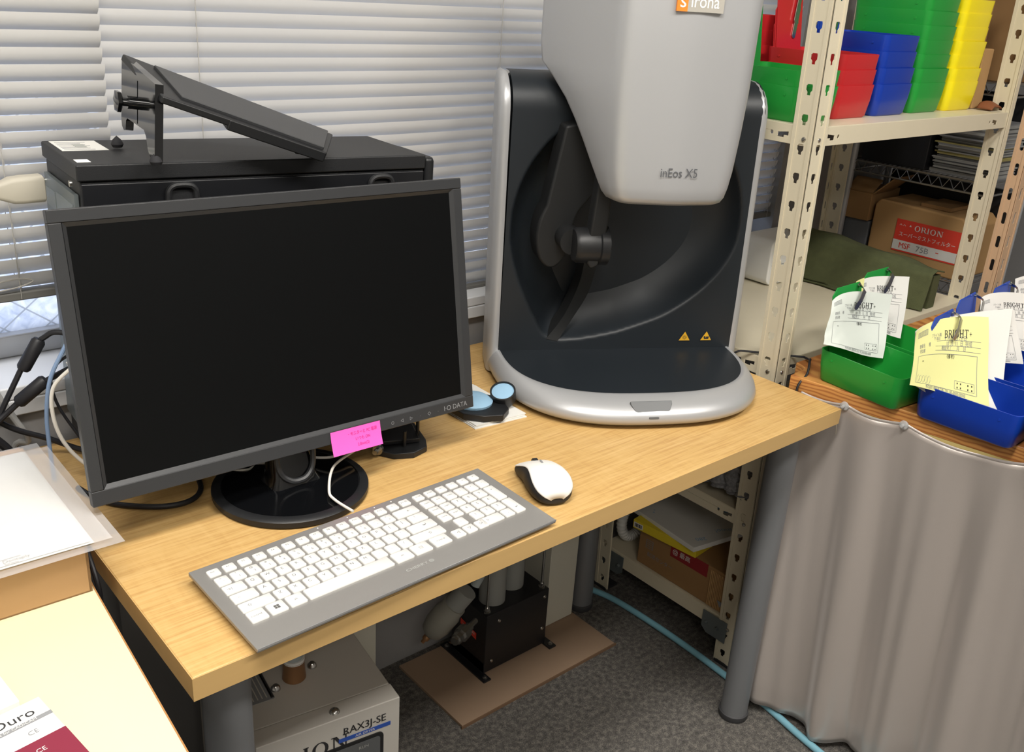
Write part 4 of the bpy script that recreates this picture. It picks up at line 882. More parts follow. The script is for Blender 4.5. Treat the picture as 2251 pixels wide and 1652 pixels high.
# order slips held on the tabs
def slip(name, c, mat, label, title=True, curl=.006, seed=0, scribble=True, dirt=False):
    """c: TL, TM, TR, BL, BM, BR world points"""
    c = [V(p) for p in c]; rnd = random.Random(seed)
    nn = (c[2]-c[0]).cross(c[0]-c[3]).normalized()
    if nn.dot(V((-.5, -.8, .3))) < 0: nn = -nn
    def q3(a, b, d, u): return a*((1-u)*(1-2*u))+b*(4*u*(1-u))+d*(u*(2*u-1))
    def P_(u, v, h=0):
        p = q3(c[0], c[1], c[2], u)*(1-v)+q3(c[3], c[4], c[5], u)*v
        b_ = curl*sin(pi*u*1.6+.8)*(.4+v)+curl*.35*sin(6*v+3*u+seed)
        if dirt: b_ += .0016*sin(31*u+5*v)*sin(17*v+2)*max(0, .5-u)*2*v
        return tuple(p+nn*(b_+h))
    O = V(c[3]); m = MB()
    loc_ = lambda u, v, h=0: tuple(V(P_(u, v, h))-O)
    m.grid(loc_, 28, 24)
    H = .0005; W_p = (c[2]-c[0]).length; H_p = (c[3]-c[0]).length
    def wp(u0, v0, sz): return lambda a, b: loc_(u0+a*sz, v0-b*sz*W_p/H_p, H)
    def line(u0, v0, u1, v1, wd=.004, mt=2):
        n = 8
        for i in range(n):
            a0, a1 = i/n, (i+1)/n; f = lambda a: (u0+(u1-u0)*a, v0+(v1-v0)*a)
            (x0, y0), (x1, y1) = f(a0), f(a1); du, dv = (0, wd) if abs(u1-u0) > abs(v1-v0) else (wd, 0)
            m.add([loc_(x0, y0, H), loc_(x1, y1, H), loc_(x1+du, y1+dv, H), loc_(x0+du, y0+dv, H)], [(0, 1, 2, 3)], mt)
    if title:
        polys, wd = serif_word('BRIGHT+')
        m.polys2(polys, 1, None, 1, warp=wp(.69, .215, .050))
        m.text('ブライト㈱', 1, None, 2, warp=wp(.41, .222, .030)); m.text('〒 00-0', 1, None, 2, warp=wp(.42, .270, .030))
        line(.42, .30, .93, .30); line(.40, .37, .93, .37); line(.40, .43, .93, .43)
        m.text('9  月  9  日 - 9 日', 1, None, 2, warp=wp(.66, .278, .036)); m.text('10  月  11  日  完成', 1, None, 2, warp=wp(.70, .343, .036)); m.text('模型完了      月    日', 1, None, 2, warp=wp(.64, .405, .034))
        m.text('▨▨▨▨', 1, None, 2, warp=wp(.17, .14, .060))
        line(.1, .49, .9, .47, .005); line(.1, .49, .1, .93, .004); line(.9, .47, .9, .93, .004); line(.1, .93, .9, .93, .004)
        m.text('《備考》', 1, None, 1, warp=wp(.62, .515, .032)); m.text('▪▪', 1, None, 1, warp=wp(.2, .58, .03)); m.text('患者名      様', 1, None, 2, warp=wp(.22, .34, .036)); m.text('担当者', 1, None, 2, warp=wp(.18, .42, .034))
        for r in (0, 1):
            for k in (0, 1, 3, 4): m.text('▪', 1, None, 1, warp=wp(.72+.035*k, .83+.05*r, .035))
        line(.69, .80, .88, .80, .003); line(.69, .90, .88, .90, .003); line(.69, .80, .69, .90, .003); line(.88, .80, .88, .90, .003)
        m.text('株式会社 歯科技工所  TEL 00-0000-0000', 1, None, 2, warp=wp(.55, .963, .029))
        if scribble:
            for k in range(5):
                a_ = [(.14+.05*k+.022*cos(t_), .86+.055*sin(t_)) for t_ in [pi*1.9*i/12 for i in range(13)]]
                for (x0, y0), (x1, y1) in zip(a_, a_[1:]): m.add([loc_(x0, y0, H), loc_(x1, y1, H), loc_(x1+.003, y1+.003, H), loc_(x0+.003, y0+.003, H)], [(0, 1, 2, 3)], 2)
    o = m.build(name, [M(mat), M('ink'), M('ink_grey')], fix=False, smooth=True, ang=60); o.location = O
    return tag(o, label, 'paper slip', 'order slips in the trays')
def off_(pts, d): return [tuple(V(p)+V(d)) for p in pts]
slip('order_slip', [(1.248, 0.087, 0.889), (1.299, 0.079, 0.901), (1.393, 0.047, 0.889), (1.203, 0.065, 0.821), (1.275, 0.035, 0.800), (1.338, 0.010, 0.785)], 'paper_green', 'pale green white slip, crumpled at the left, clipped to the nearest green tray', dirt=True, scribble=False)
slip('order_slip', [(1.390, 0.116, 0.896), (1.431, 0.108, 0.903), (1.518, 0.081, 0.897), (1.359, 0.093, 0.834), (1.407, 0.068, 0.810), (1.461, 0.043, 0.790)], 'paper', 'white slip with a black heading clipped to the second green tray', seed=2, scribble=False, curl=.003)
slip('folded_note', [(1.372, .114, .900), (1.38, .112, .903), (1.392, .109, .906), (1.362, .104, .858), (1.372, .101, .856), (1.382, .098, .854)], 'paper_yellow', 'small yellow note under the clip of the second green tray', title=False, seed=3, curl=.001)
slip('order_slip', [(1.2083, -0.0962, 0.8955), (1.288, -0.1004, 0.9055), (1.3856, -0.1345, 0.9012), (1.1812, -0.1161, 0.8134), (1.237, -0.1449, 0.7977), (1.3161, -0.2011, 0.7734)], 'paper_yellow', 'pale yellow slip with drawn teeth clipped to the nearest blue tray', seed=4, curl=.003)
slip('backing_sheet', [(1.2203, -0.0891, 0.8912), (1.3151, -0.0964, 0.9023), (1.4654, -0.1403, 0.905), (1.2068, -0.1053, 0.808), (1.287, -0.16, 0.762), (1.357, -0.208, 0.749)], 'paper', 'blank white sheet behind the yellow slip in the nearest blue tray', title=False, seed=5, curl=.003)
slip('order_slip', [(1.377, -.087, .885), (1.42, -.113, .897), (1.473, -.141, .902), (1.385, -.132, .815), (1.43, -.15, .812), (1.479, -.180, .809)], 'paper', 'white printed slip in the second blue tray, behind the blank white sheet', seed=6, curl=.003)
slip('order_slip', [(1.482, -.075, .903), (1.518, -.094, .914), (1.589, -.14, .909), (1.470, -.095, .82), (1.52, -.13, .815), (1.586, -.178, .803)], 'paper', 'lilac white slip with a black heading clipped to the third blue tray', seed=7, curl=.003)
slip('order_slip', [(1.634, -.069, .916), (1.685, -.097, .927), (1.75, -.14, .925), (1.63, -.085, .85), (1.68, -.12, .84), (1.74, -.17, .83)], 'paper', 'white slip clipped to the farthest blue tray at the right edge', seed=8, curl=.003)
wb = thing('wax_bite', 'pale orange ribbed bite impression lying in the second green tray', 'bite impression', (1.46, -.028, PZ+.046), rad(-30))
m = MB(); m.tube([(.016*cos(a)*1.6, .016*sin(a), .004) for a in [pi*1.15*i/8-.3 for i in range(9)]], lambda t: .006+.0012*sin(t*50), 10); m.build('wax_arch', [M('bite_wax')], wb, smooth=True)
m = MB(); m.b2((-.03, -.02, -.04), (.03, .025, -.003)); m.build('plaster_model', [M('paper')], wb, bevel=.004)
sk = thing('cotton_bud', 'thin wooden stick leaning out of the second blue tray', 'stick', (1.40, -.225, PZ+.05))
m = MB(); m.tube([(-.02, .0, .0), (.07, -.045, .045)], .0012, 6, sub=1); m.build('stick', [M('carton')], sk, smooth=True)
m = MB(); m.lathe([(0, -.006), (.005, -.002), (.006, .003), (0, .008)], 10, 0, T(-.022, .001, -.002)); m.build('blue_tip', [M('silicone')], sk, smooth=True)

# ------------------------------------------------------------------ pine plank counter with satin curtain
pk = thing('plank_counter', 'varnished pine plank counter with dark growth lines under the trays', 'counter', (1.25, -.3, 0))
pts = [(1.209, .118), (1.272, -.27), (1.35, -.75), (1.95, -.75), (1.95, .150), (1.275, .150), (1.272, .135), (1.262, .122)]
m = MB(); m.prism([(x-1.25, y+.3) for x, y in pts], .712, PZ); m.build('plank_top', [M('pine')], pk, bevel=.002)
m = MB(); m.b2((.62, -.42, 0), (.66, .42, .712)); m.build('side_panel', [M('carton_dark')], pk)
m = MB(); m.b2((.12, -.44, 0), (.16, -.40, .712)); m.build('leg', [M('carton_dark')], pk)
def edge_x(y): return 1.209+(.118-y)*.1624
pins = [.095, .006, -.100, -.303, -.50, -.70]
def cur(u, v):
    y = .088-.80*u; ztop = .722
    for a, b in zip(pins, pins[1:]):
        if b <= y <= a: f = (a-y)/(a-b); ztop = .722-.07*abs(a-b)*4*f*(1-f); break
    zb = .030-.012*sin(9*u)
    amp = .004+.040*v**.75
    ph = y*52+.5+1.1*v
    yy = y+.006*sin(y*20)*v-.028*v*(1-u)*(1 if u < .2 else 1)*.8
    fold = amp*(.75*sin(ph)+.30*sin(ph*1.63+1.3)+.07*sin(ph*3.3+v*2))
    x = edge_x(y)-.0035-.004*v-abs(amp)*.22+fold*.50
    if v > .93: x += .004*(v-.93)/.07
    return (x-1.2, yy+.1, ztop+(zb-ztop)*v)
cu_ = thing('curtain', 'silver grey satin curtain pinned along the pine counter, hanging to the floor', 'curtain', (1.2, -.1, 0))
m = MB(); m.grid(cur, 220, 50); m.build('cloth', [M('satin')], cu_, smooth=True, ang=180, fix=False, solid=.0012)
m = MB(); m.tube([tuple(V(cur(i/60, .004))-V((.001, 0, 0))) for i in range(61)], .0018, 6, sub=1); m.build('hem', [M('satin')], cu_, smooth=True)
m = MB(); m.grid(lambda u, v: (edge_x(.085-.78*u)-.0014-1.2, .085-.78*u+.1, .7135-.03*v), 30, 2); m.build('lining', [M('lining')], cu_, fix=False)
for y in pins[1:4]:
    m = MB(); m.lathe([(0, .010), (.003, .0095), (.0035, .004), (.0075, .003), (.0085, 0)], 16, 0, RY(-pi/2)); o = m.build('push_pin', [M('plastic_cap')], cu_, smooth=True); o.location = (edge_x(y)-.006-1.2, y+.1, .718)
m = MB(); m.tube([(edge_x(.02)-.006, .02, .70), (edge_x(.01)-.010, .012, .68), (edge_x(.01)-.008, .010, .66)], .0004, 5); tag(m.build('loose_thread', [M('cream_metal')], smooth=True), 'fine loose thread hanging from the curtain top by the desk corner', 'thread')

# ------------------------------------------------------------------ things on the cream bench deck
gc = thing('green_cloth', 'dark green felt cloth draped over a low block on the cream shelf', 'cloth', (1.85, .33, .743))
def cloth(u, v):
    y = .176+.385*u
    prof = [(1.778+.02*u*0, .0015), (1.785, .003), (1.800, .045), (1.814+.010*u, .084+.018*u), (1.840+.01*u, .092+.022*u), (1.885+.03*u, .086+.016*u)]
    t = v*(len(prof)-1); k = min(len(prof)-2, int(t)); f = t-k; x = prof[k][0]*(1-f)+prof[k+1][0]*f; z = prof[k][1]*(1-f)+prof[k+1][1]*f
    if u < .08 : z *= 1
    x += .10*max(0, .55-u)*(1-v)*.65
    return (x-1.85+.003*sin(22*u+3*v), y-.33, z+.003*sin(14*u+4*v)*v)
m = MB(); m.grid(cloth, 40, 30); m.build('cloth_sheet', [M('green_cloth')], gc, smooth=True, ang=180, fix=False, solid=.003)
m = MB(); m.b2((.000, -.148, 0), (.032, .215, .078)); m.build('covered_block', [M('green_cloth')], gc)
wbx = thing('white_case', 'rounded white plastic case standing under the window behind the shelf post', 'case', (1.73, .535, .7425))
m = MB(); m.loft([[(x, y, z) for x, z in rrect(.16, .112, .018, 4, 0, .057)] for y in (-.045, .045)]); m.build('case_body', [M('white')], wbx, smooth=True, bevel=.004)
m = MB(); m.b2((-.070, -.0462, .05), (.07, -.0450, .0515)); m.build('seam', [M('ink_faint')], wbx)
rg_ = thing('beige_rag', 'folded beige rag hanging over the white case behind the post', 'rag', (1.775, .52, .7435))
m = MB(); m.grid(lambda u, v: (-.03+.06*u, -.035-.006*sin(5*u)+(.0 if v < .7 else .1*(v-.7)), .06+.062*min(v, .7)/.7 if False else .01+.115*min(1, v/.75)+.003*sin(6*u)), 14, 14); m.build('rag_cloth', [M('cream_metal')], rg_, smooth=True, solid=.004, fix=False)
m = MB(); m.tube([(1.178, .28, .7225), (1.20, .262, .7235), (1.213, .245, .745), (1.232, .225, .7475), (1.30, .150, .7475)], .0022, 8); m.tube([(1.30, .150, .7475), (1.285, .128, .752), (1.25, .108, .766), (1.232, .098, .745), (1.2045, .0965, .725), (1.2045, .095, .66)], .0022, 8)
tag(m.build('scanner_cable', [M('cable_black')], smooth=True), 'thin black cable from the scanner round the foot of the shelf post', 'cable')
bxs = thing('cardboard_box', 'plain brown cardboard box at the right end of the top shelf', 'box', (1.972, .262, 1.1865))
m = MB(); m.b2((-.028, -.03, 0), (.02, .26, .128)); m.build('box_body', [M('carton')], bxs, bevel=.003)
bxs = thing('cardboard_box', 'darker cardboard box on top of the plain one at the right end', 'box', (1.972, .285, 1.3155))
m = MB(); m.b2((-.026, -.03, 0), (.02, .24, .12)); m.build('box_body', [M('carton_dark')], bxs, bevel=.003)
lw = thing('leather_scrap', 'small crumpled brown scrap at the right end of the top shelf', 'scrap', (1.973, .206, 1.1865))
m = MB(); m.grid(lambda u, v: (-.028+.05*u, -.02+.035*v, .004+.018*sin(pi*u)*(.4+.6*sin(2.5*v))+.002*sin(9*u)), 12, 10); m.build('scrap_sheet', [M('brown_leather')], lw, smooth=True, solid=.002, fix=False)

# ------------------------------------------------------------------ wire rack with boxes and papers beyond the shelf
wr = thing('wire_rack', 'dark wire rack with zigzag shelf edges behind the cream shelf', 'rack', (2.13, .0, 0))
def wire_shelf(z):
    m = MB(); x0, x1, y0, y1 = -.0, .21, .225, .60
    for zz in (z, z-.028):
        m.tube([(x0, y0, zz), (x0, y1, zz)], .0028, 8, sub=1); m.tube([(x0, y0, zz), (x1, y0, zz)], .0028, 8, sub=1); m.tube([(x0, y1, zz), (x1, y1, zz)], .0028, 8, sub=1)
    n = 26; m.tube([(x0, y0+(y1-y0)*i/n, z-.002 if i % 2 else z-.026) for i in range(n+1)], .0018, 6, sub=1)
    for i in range(29): yy = y0+(y1-y0)*i/28; m.tube([(x0, yy, z+.001), (x1, yy, z+.001)], .0014, 5, sub=1)
    m.build('wire_shelf', [M('steel')], wr, smooth=True)
wire_shelf(1.0); wire_shelf(.742); wire_shelf(1.235)
for x, y in ((0, .225), (.21, .225), (0, .6), (.21, .6)):
    m = MB(); m.cyl(.0105, 0, 1.75, 16); o = m.build('post', [M('frame_alu')], wr, smooth=True); o.location = (x, y, 0)
def boxed(name, label, cat, loc, size, mat, rz=0, **k):
    t = thing(name, label, cat, loc, rz, **k); m = MB(); m.b2((0, 0, 0), size); m.build('body', [M(mat)], t, bevel=.003); return t
ob = thing('labelled_carton', 'brown carton with a red and white label on the rack behind the green cloth', 'box', (2.145, .255, .7445))
m = MB(); pr = [(0, 0), (0, .258), (.0, .262)]
m.prism([(0, 0), (.0, .14), (.02, .16), (.25, .165), (.262, .15), (.262, 0)], 0, .17, 0, FRY); m.build('carton_body', [M('carton')], ob, bevel=.006)
m = MB(); m.b2((.03, .07, .163), (.15, .15, .172)); m.build('top_flap', [M('carton_dark')], ob)
XL = T(-.0015, .190, .040) @ RZ(-pi/2) @ RX(pi/2)      # label plane seen from the left (-X side)
m = MB(); LW, LH = .176, .085
def lb(x0, y0, x1, y1, h, mt): m.add([(x0, y0, h), (x1, y0, h), (x1, y1, h), (x0, y1, h)], [(0, 1, 2, 3)], mt, XL)
lb(0, 0, LW, LH, .0, 0); lb(0, .004, LW, .030, .0004, 1)
polys, wd = serif_word('ORION'); m.polys2(polys, .0145, XL @ T(0, 0, .0007), 1, off=(.092, .069), sx=1.12)
m.text('スーパーミストフィルター', .0135, XL @ T(.090, .046, .0007), 1, sx=.97); m.text('Super Mist Filter', .006, XL @ T(.08, .0335, .0007), 0)
m.text('MSF', .021, XL @ T(.034, .0165, .0008), 0, sx=.9); m.text('MSF', .021, XL @ T(.0346, .0165, .0009), 0, sx=.9); m.text('75B', .021, XL @ T(.084, .0165, .0008), 2, sx=1.1); m.text('▬', .008, XL @ T(.125, .020, .0008), 0); m.text('↑↑', .012, XL @ T(.018, .068, .0007), 1); m.text('▲', .007, XL @ T(.040, .072, .0007), 1)
m.build('label', [M('label_red'), M('paper'), M('ink_grey')], ob, fix=False)
oc = thing('open_carton', 'small open brown carton with raised flaps beside the labelled carton', 'box', (2.14, .455, .8445), rad(4))
m = MB(); m.b2((0, .07, 0), (.17, .145, .075)); m.build('carton_body', [M('carton_dark')], oc, bevel=.002)
for nm_, pl_ in (('flap', [(0, .06, .075), (.0, .06, .07), (.0, .20, .07), (.07, .20, .12), (.07, .06, .12)]),):
    m = MB(); m.add([(0, .07, .075), (0, .145, .075), (.05, .145, .105), (.05, .07, .105)], [(0, 1, 2, 3)]); m.build('flap', [M('carton_dark')], oc, solid=.003)
m = MB(); m.add([(.0, .07, .075), (.12, .07, .075), (.12, .02, .125), (0, .02, .125)], [(0, 1, 2, 3)]); m.build('flap', [M('carton_dark')], oc, solid=.003)
boxed('dark_crate', 'dark crate under the small open carton on the rack', 'crate', (2.15, .525, .7445), (.18, .075, .098), 'grey_bin')
boxed('black_storage_box', 'black storage box on the wire shelf beside the paper stack', 'box', (2.145, .405, 1.002), (.18, .18, .20), 'black_plastic')
boxed('shade_panel', 'added black panel standing in for shade behind the papers on the wire shelf', 'case', (2.312, .24, 1.002), (.022, .155, .20), 'black_plastic')  # added panel: blocks the pale wall so the gap behind the papers looks shaded
boxed('shade_backdrop_panel', 'added dark backdrop panel standing in for shade at the back of the lower rack level', 'box', (2.318, .24, .7445), (.018, .34, .22), 'black_plastic')  # added backdrop: black surface in place of the deep shade inside the rack
boxed('rack_carton', 'brown carton at the top of the wire rack, right of the yellow trays', 'box', (2.145, .245, 1.2372), (.18, .33, .24), 'carton_dark')
sp = thing('document_pile', 'tall untidy pile of white and yellow papers on the wire shelf', 'paper', (2.15, .24, 1.0022))
for k in range(40):
    m = MB(); a = random.uniform(-.01, .01); m.b2((a+.008, random.uniform(0, .006), 0), (.145+a, .155+random.uniform(-.010, .004), .0033)); o = m.build('paper_bundle', [M('shaded_yellow_paper' if k in (14, 15, 22) else ('shaded_paper' if k % 3 else 'ink_grey'))], sp); o.location.z = .0034*k; o.rotation_euler.z = random.uniform(-.025, .025)  # grey bundle tones carry painted shade
pw = thing('peach_shelf', 'peach painted slotted upright of a neighbouring shelf, right of the cream one', 'shelf', (2.075, .13, 0))
angle_post('upright', pw, 0, 0, .004, 1.6, .046, .03, 'peach_metal', pitch=.057, lean=.020, slots=True)
m = MB(); m.lathe([(0, .006), (.004, .005), (.006, 0)], 12, 0, T(.018, 0, 1.06) @ RX(pi/2)); m.build('bolt', [M('steel')], pw, smooth=True)
m = MB(); m.b2((-.005, -.004, 0), (.05, .03, .005)); m.build('foot_plate', [M('dark_rubber')], pw)

# ------------------------------------------------------------------ lower shelves beside the desk
lc = thing('cardboard_box', 'low brown carton with red tape and ribbed side on the bottom shelf', 'box', (1.268, .20, .1185))
m = MB(); m.b2((0, -.012, 0), (.26, .268, .098)); m.build('carton_body', [M('carton_dark')], lc, bevel=.002)
m = MB(); m.b2((-.0012, .065, .066), (0, .172, .0985)); m.text('@ 最高', .016, T(-.0016, .14, .082) @ RZ(-pi/2) @ RX(pi/2), 1); m.build('red_tape', [M('dark_red'), M('paper')], lc, fix=False)
m = MB()
for i in range(16): m.tube([(-.001, -.009+.0042*i, .002), (-.001, -.009+.0042*i, .092)], .0016, 6, sub=1)
m.build('corrugated_strip', [M('carton')], lc, smooth=True)
m = MB(); m.text('▤', .03, T(-.0006, .235, .060) @ RZ(-pi/2) @ RX(pi/2), 0); m.text('配送センター', .013, T(-.0006, .20, .035) @ RZ(-pi/2) @ RX(pi/2), 0); m.text('▼▣', .02, T(-.003, .01, .02) @ RZ(-pi/2) @ RX(pi/2), 0); m.build('print', [M('ink_grey')], lc, fix=False)
yb = thing('yellow_box', 'flat yellow box with a barcode on top of the low carton', 'box', (1.263, .30, .2175), rad(6))
m = MB(); m.b2((0, .0, 0), (.15, .175, .022)); m.build('box_body', [M('yellow_box')], yb, bevel=.001)
m = MB(); m.add([(-.001, .172, .004), (-.001, .146, .004), (-.001, .146, .017), (-.001, .172, .017)], [(0, 1, 2, 3)], 0)
for i in range(8): m.b2((-.0014, .149+.0026*i, .006), (-.001, .1502+.0026*i+.0004*(i % 3), .015), 1)
m.build('barcode_label', [M('paper'), M('ink')], yb)
we = thing('white_flat_box', 'flat white printed box with a torn end lying on the yellow box', 'box', (1.255, .315, .2405), rad(-6)); we.rotation_euler.x = rad(-2)
m = MB(); m.prism([(-.006, -.02), (.0, .19), (.20, .20), (.205, .03), (.15, -.03)], 0, .012); m.build('box_body', [M('paper')], we, bevel=.001)
m = MB(); m.text('Joormoo!', .02, T(.125, -.005, .0124) @ RZ(rad(160))); m.text('280', .018, T(.035, .0, .0124) @ RZ(rad(160)), 1); m.text('● ● ◆ ◆', .02, T(.175, .10, .0124) @ RZ(rad(100))); m.text('▪ ▪', .014, T(.03, .15, .0124) @ RZ(rad(40))); m.build('print', [M('ink'), M('silicone')], we, fix=False)
kn = thing('knitted_scarf', 'black and white knitted fabric bundled on the lower shelf', 'knitwear', (1.37, .30, .3985))
m = MB()
for k in range(7):
    y0 = -.10+.034*k; m.tube([(-.105+.01*(k % 2), y0, .02), (-.095, y0+.008, .05+.008*(k % 3)), (-.04, y0+.012, .085), (.05, y0-.004, .08), (.12, y0+.004, .03)], lambda t: .021+.0035*sin(t*95), 12)
m.build('knit', [M('knit')], kn, smooth=True)
hs = thing('white_hose', 'coiled white corrugated hose at the back of the bottom shelf', 'hose', (1.30, .53, .119))
m = MB(); m.tube([(.02+.035*cos(a), .0+.012*sin(a*.5), .062+.048*sin(a)) for a in [2*pi*i/12 for i in range(13)]]+[(.09, -.01, .08), (.2, 0, .10)], lambda t: .0125+.0008*sin(t*220), 14, sub=10); m.build('hose_body', [M('tube_white')], hs, smooth=True)
bt = thing('blue_floor_tube', 'pale blue plastic air tube running along the carpet past the desk legs', 'tube', (1.24, .2, 0))
m = MB(); m.tube([(x-1.24, y-.2, .008) for x, y in ((1.12, .615), (1.16, .60), (1.20, .575), (1.228, .50), (1.236, .373), (1.235, .25), (1.228, .14), (1.222, .04), (1.205, -.06), (1.185, -.20), (1.15, -.4))], .0075, 12); m.build('tube_body', [M('tube_blue')], bt, smooth=True)

# ------------------------------------------------------------------ under the desk
bd = thing('hardboard_sheet', 'brown hardboard sheet on the carpet under the black filter unit', 'board', (.89, .55, 0))
m = MB(); m.b2((-.218, -.174, .0), (.222, .05, .0055)); m.b2((-.218, -.174, .0056), (.018, .05, .006)); m.build('board', [M('hardboard')], bd)
m = MB(); m.b2((-.221, -.177, .0002), (.2245, -.174, .0058)); m.build('edge', [M('hardboard_edge')], bd)
fu = thing('filter_dryer', 'black boxed air filter unit with grey cylinders standing on the hardboard', 'filter unit', (.80, .468, .006), rad(0))
m = MB(); m.b2((0, 0, .004), (.178, .115, .152)); m.build('base_box', [M('black_paint')], fu, bevel=.002)
for x0, x1 in ((-.016, .004), (.174, .196)):
    m = MB(); m.b2((x0, -.022, 0), (x1 if x0 < 0 else x1-.002, .135, .004)); m.b2((.0 if x0 < 0 else .1755, -.0, .0), (.0022 if x0 < 0 else .178, .115, .03)); o = m.build('mounting_foot', [M('black_paint')], fu, bevel=.001)
for i, (x, y) in enumerate(((-.006, -.012), (.184, -.012), (-.008, .12), (.184, .12))):
    m = MB(); m.lathe([(0, .010), (.003, .010), (.003, .007), (.006, .006), (.006, .004)], 6); o = m.build('foot_bolt', [M('steel')], fu); o.location = (x, y, 0)
for (x, z) in ((.035, .128), (.165, .135), (.02, .030), (.165, .05)):
    m = MB(); m.lathe([(0, .0025), (.003, .002), (.0042, 0)], 12, 0, T(x, -.0005, z) @ RX(pi/2)); m.build('case_screw', [M('steel')], fu, smooth=True)
for x, y in ((.05, .045), (.12, .065)):
    m = MB(); m.cyl(.029, .152, .62, 28); o = m.build('cylinder', [M('cylinder_grey')], fu, smooth=True); o.location = (x, y, 0)
for x, y in ((.010, .012), (.165, .095), (.165, .012), (.010, .10)):
    m = MB(); m.cyl(.0028, .15, .62, 10); m.lathe([(0, .165), (.0055, .165), (.0055, .157), (.008, .156), (.008, .152)], 6); o = m.build('tie_rod', [M('steel')], fu, smooth=True, ang=30); o.location = (x, y, 0)
m = MB(); m.add([(-.001, .03, .075), (-.001, .085, .085), (-.001, .085, .10), (-.001, .03, .092)], [(0, 1, 2, 3)]); m.text('WARNING', .009, T(-.0014, .057, .088) @ RZ(-pi/2) @ RX(pi/2), 1); m.build('warning_strip', [M('label_red'), M('paper')], fu, fix=False)
m = MB(); m.b2((-.01, -.01, .60), (.188, .125, .64)); m.build('head_block', [M('black_paint')], fu, bevel=.003)
fb = thing('filter_bowl', 'translucent grey filter bowl with steel fittings left of the black unit', 'filter', (.700, .49, .185))
XA = RZ(rad(-40)) @ RY(rad(33)) @ MX.Scale(.84, 4)
m = MB(); m.lathe([(0, -.062), (.014, -.058), (.028, -.045), (.034, -.02), (.034, .022), (.030, .03), (.030, .05), (0, .05)], 28, 0, XA); m.build('bowl', [M('bowl_grey')], fb, smooth=True)
m = MB(); m.cyl(.026, .045, .10, 24, 0, XA); m.build('bowl_head', [M('cylinder_grey')], fb, smooth=True)
m = MB(); m.lathe([(0, -.088), (.005, -.086), (.005, -.075), (.009, -.074), (.009, -.066), (.004, -.06)], 12, 0, XA); m.build('drain_nipple', [M('brass')], fb, smooth=True, ang=40)
m = MB(); XF = T(.012, -.05, -.012) @ RZ(rad(20)) @ RY(pi/2); m.lathe([(0, -.030), (.009, -.030), (.009, -.022), (.012, -.022), (.012, -.006), (.016, -.006), (.016, .012), (.010, .013), (.010, .028), (.006, .029), (.006, .052)], 8, 0, XF); m.build('elbow_fitting', [M('steel')], fb, smooth=True, ang=30)
m = MB(); m.tube([(.055, -.03, .075), (.07, -.03, .12), (.05, .0, .22), (.04, .03, .46)], .010, 12); m.build('supply_pipe', [M('pipe_grey')], fb, smooth=True)
dr = thing('air_dryer', 'grey metal air dryer box with blue underlined lettering under the desk corner', 'air dryer', (.163, .222, 0), rad(-8.5))
RH, RWd, RD = .36, .226, .33
m = MB(); m.b2((0, .036, .012), (RWd, RD, RH)); m.build('rear_housing', [M('dryer_grey')], dr, bevel=.003)
m = MB(); m.b2((0, 0, .012), (RWd+.0005, .0355, RH+.0012)); m.build('front_cover', [M('dryer_grey')], dr, bevel=.002)
m = MB(); XD = lambda x, z, h=-.0006: T(x, h, z) @ RX(pi/2)
polys, wd = serif_word('ORION'); m.polys2(polys, .026, XD(.078, .316), 0, sx=1.05)
m.text('RAX3J-SE', .0190, XD(.1675, .3325), 0, sx=.93); m.text('RAX3J-SE', .0190, XD(.1679, .3325, -.0007), 0, sx=.93); m.b2((.125, -.001, .3145), (.2105, -.0004, .3215), 1); m.text('AIR DRYER', .006, XD(.168, .318, -.0013), 2, sx=1.1)
m.build('lettering', [M('ink'), M('label_blue'), M('paper')], dr, fix=False)
m = MB(); m.prism(rrect(.115, .12, .008, 4, .141, .248), -.002, .0, 0, FRX); m.prism(rrect(.103, .108, .005, 4, .141, .248), -.0026, -.002, 1, FRX); m.text('RUN', .008, XD(.165, .292, -.003), 2); m.build('control_panel', [M('black_plastic'), M('led_dark'), M('ink_faint')], dr, fix=False)
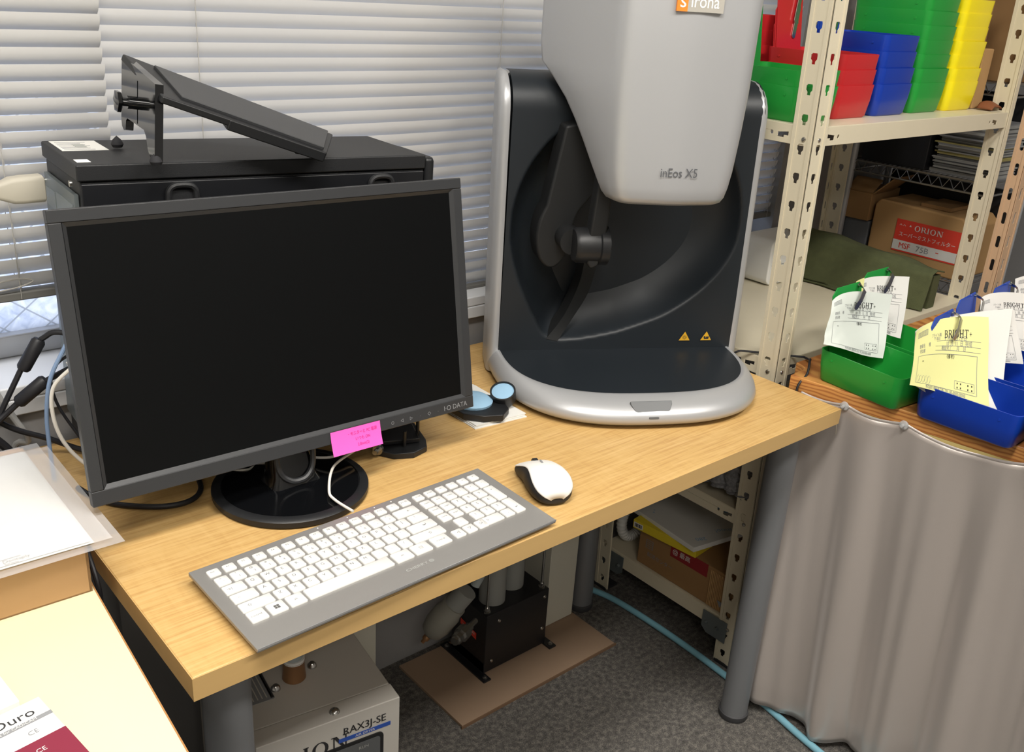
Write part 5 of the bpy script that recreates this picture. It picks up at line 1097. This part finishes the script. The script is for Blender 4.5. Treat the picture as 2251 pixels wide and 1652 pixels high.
m = MB(); m.lathe([(0, .006), (.004, .0055), (.007, .003), (.0085, 0)], 18, 0, T(.126, .017, RH+.001)); m.build('cover_screw', [M('steel')], dr, smooth=True)
m = MB(); m.prism(rrect(.046, .075, .003, 3, .036, .125), RH, RH+.0006, 0)
for i in range(6): m.b2((.020+.0068*i, .094, RH+.0006), (.0215+.0068*i, .155-.004*(i % 3), RH+.0009), 1)
m.b2((.053, .09, RH+.0006), (.058, .16, RH+.0009), 2); m.build('rating_plate', [M('ink_grey'), M('dryer_grey'), M('ink')], dr)
m = MB(); m.b2((-.0012, .05, .06), (0, RD-.02, RH-.02)); m.build('side_grille', [M('perforated')], dr)
for x, y in ((.02, .05), (.2, .05), (.02, .3), (.2, .3)):
    m = MB(); m.cyl(.012, 0, .013, 14); o = m.build('foot', [M('dark_rubber')], dr); o.location = (x, y, 0)
m = MB(); m.lathe([(.017, 0), (.0185, .002), (.0175, .012), (.0165, .034), (.0175, .036), (.013, .036)], 28); m.build_name = 0
o = m.build('copper_fitting', [M('brass')], dr, smooth=True); o.location = (.100, .118, RH)
m = MB(); m.cyl(.0145, .034, .31, 24); m.lathe([(.0145, .034), (.0172, .034), (.0172, .040), (.0145, .040)], 24, 1); o = m.build('outlet_pipe', [M('pipe_grey'), M('pipe_white')], dr, smooth=True); o.location = (.100, .118, RH)
for dx, dy in ((-.034, -.012), (.034, .012)):
    m = MB(); m.lathe([(0, .008), (.004, .0075), (.007, .004), (.0078, 0)], 16); o = m.build('flange_screw', [M('steel')], dr, smooth=True); o.location = (.100+dx, .118+dy, RH)
cp = thing('cream_cabinet', 'narrow cream metal cabinet behind the black filter unit under the desk', 'cabinet', (1.02, .512, .006))
m = MB(); m.b2((0, 0, 0), (.086, .085, .62)); m.build('cabinet_body', [M('cream_under')], cp, bevel=.002)
cp = thing('cream_locker', 'cream metal locker edge standing behind the grey air dryer', 'locker', (.50, .52, 0))
m = MB(); m.b2((0, 0, 0), (.06, .06, .62)); m.build('panel_body', [M('cream_under')], cp, bevel=.002)
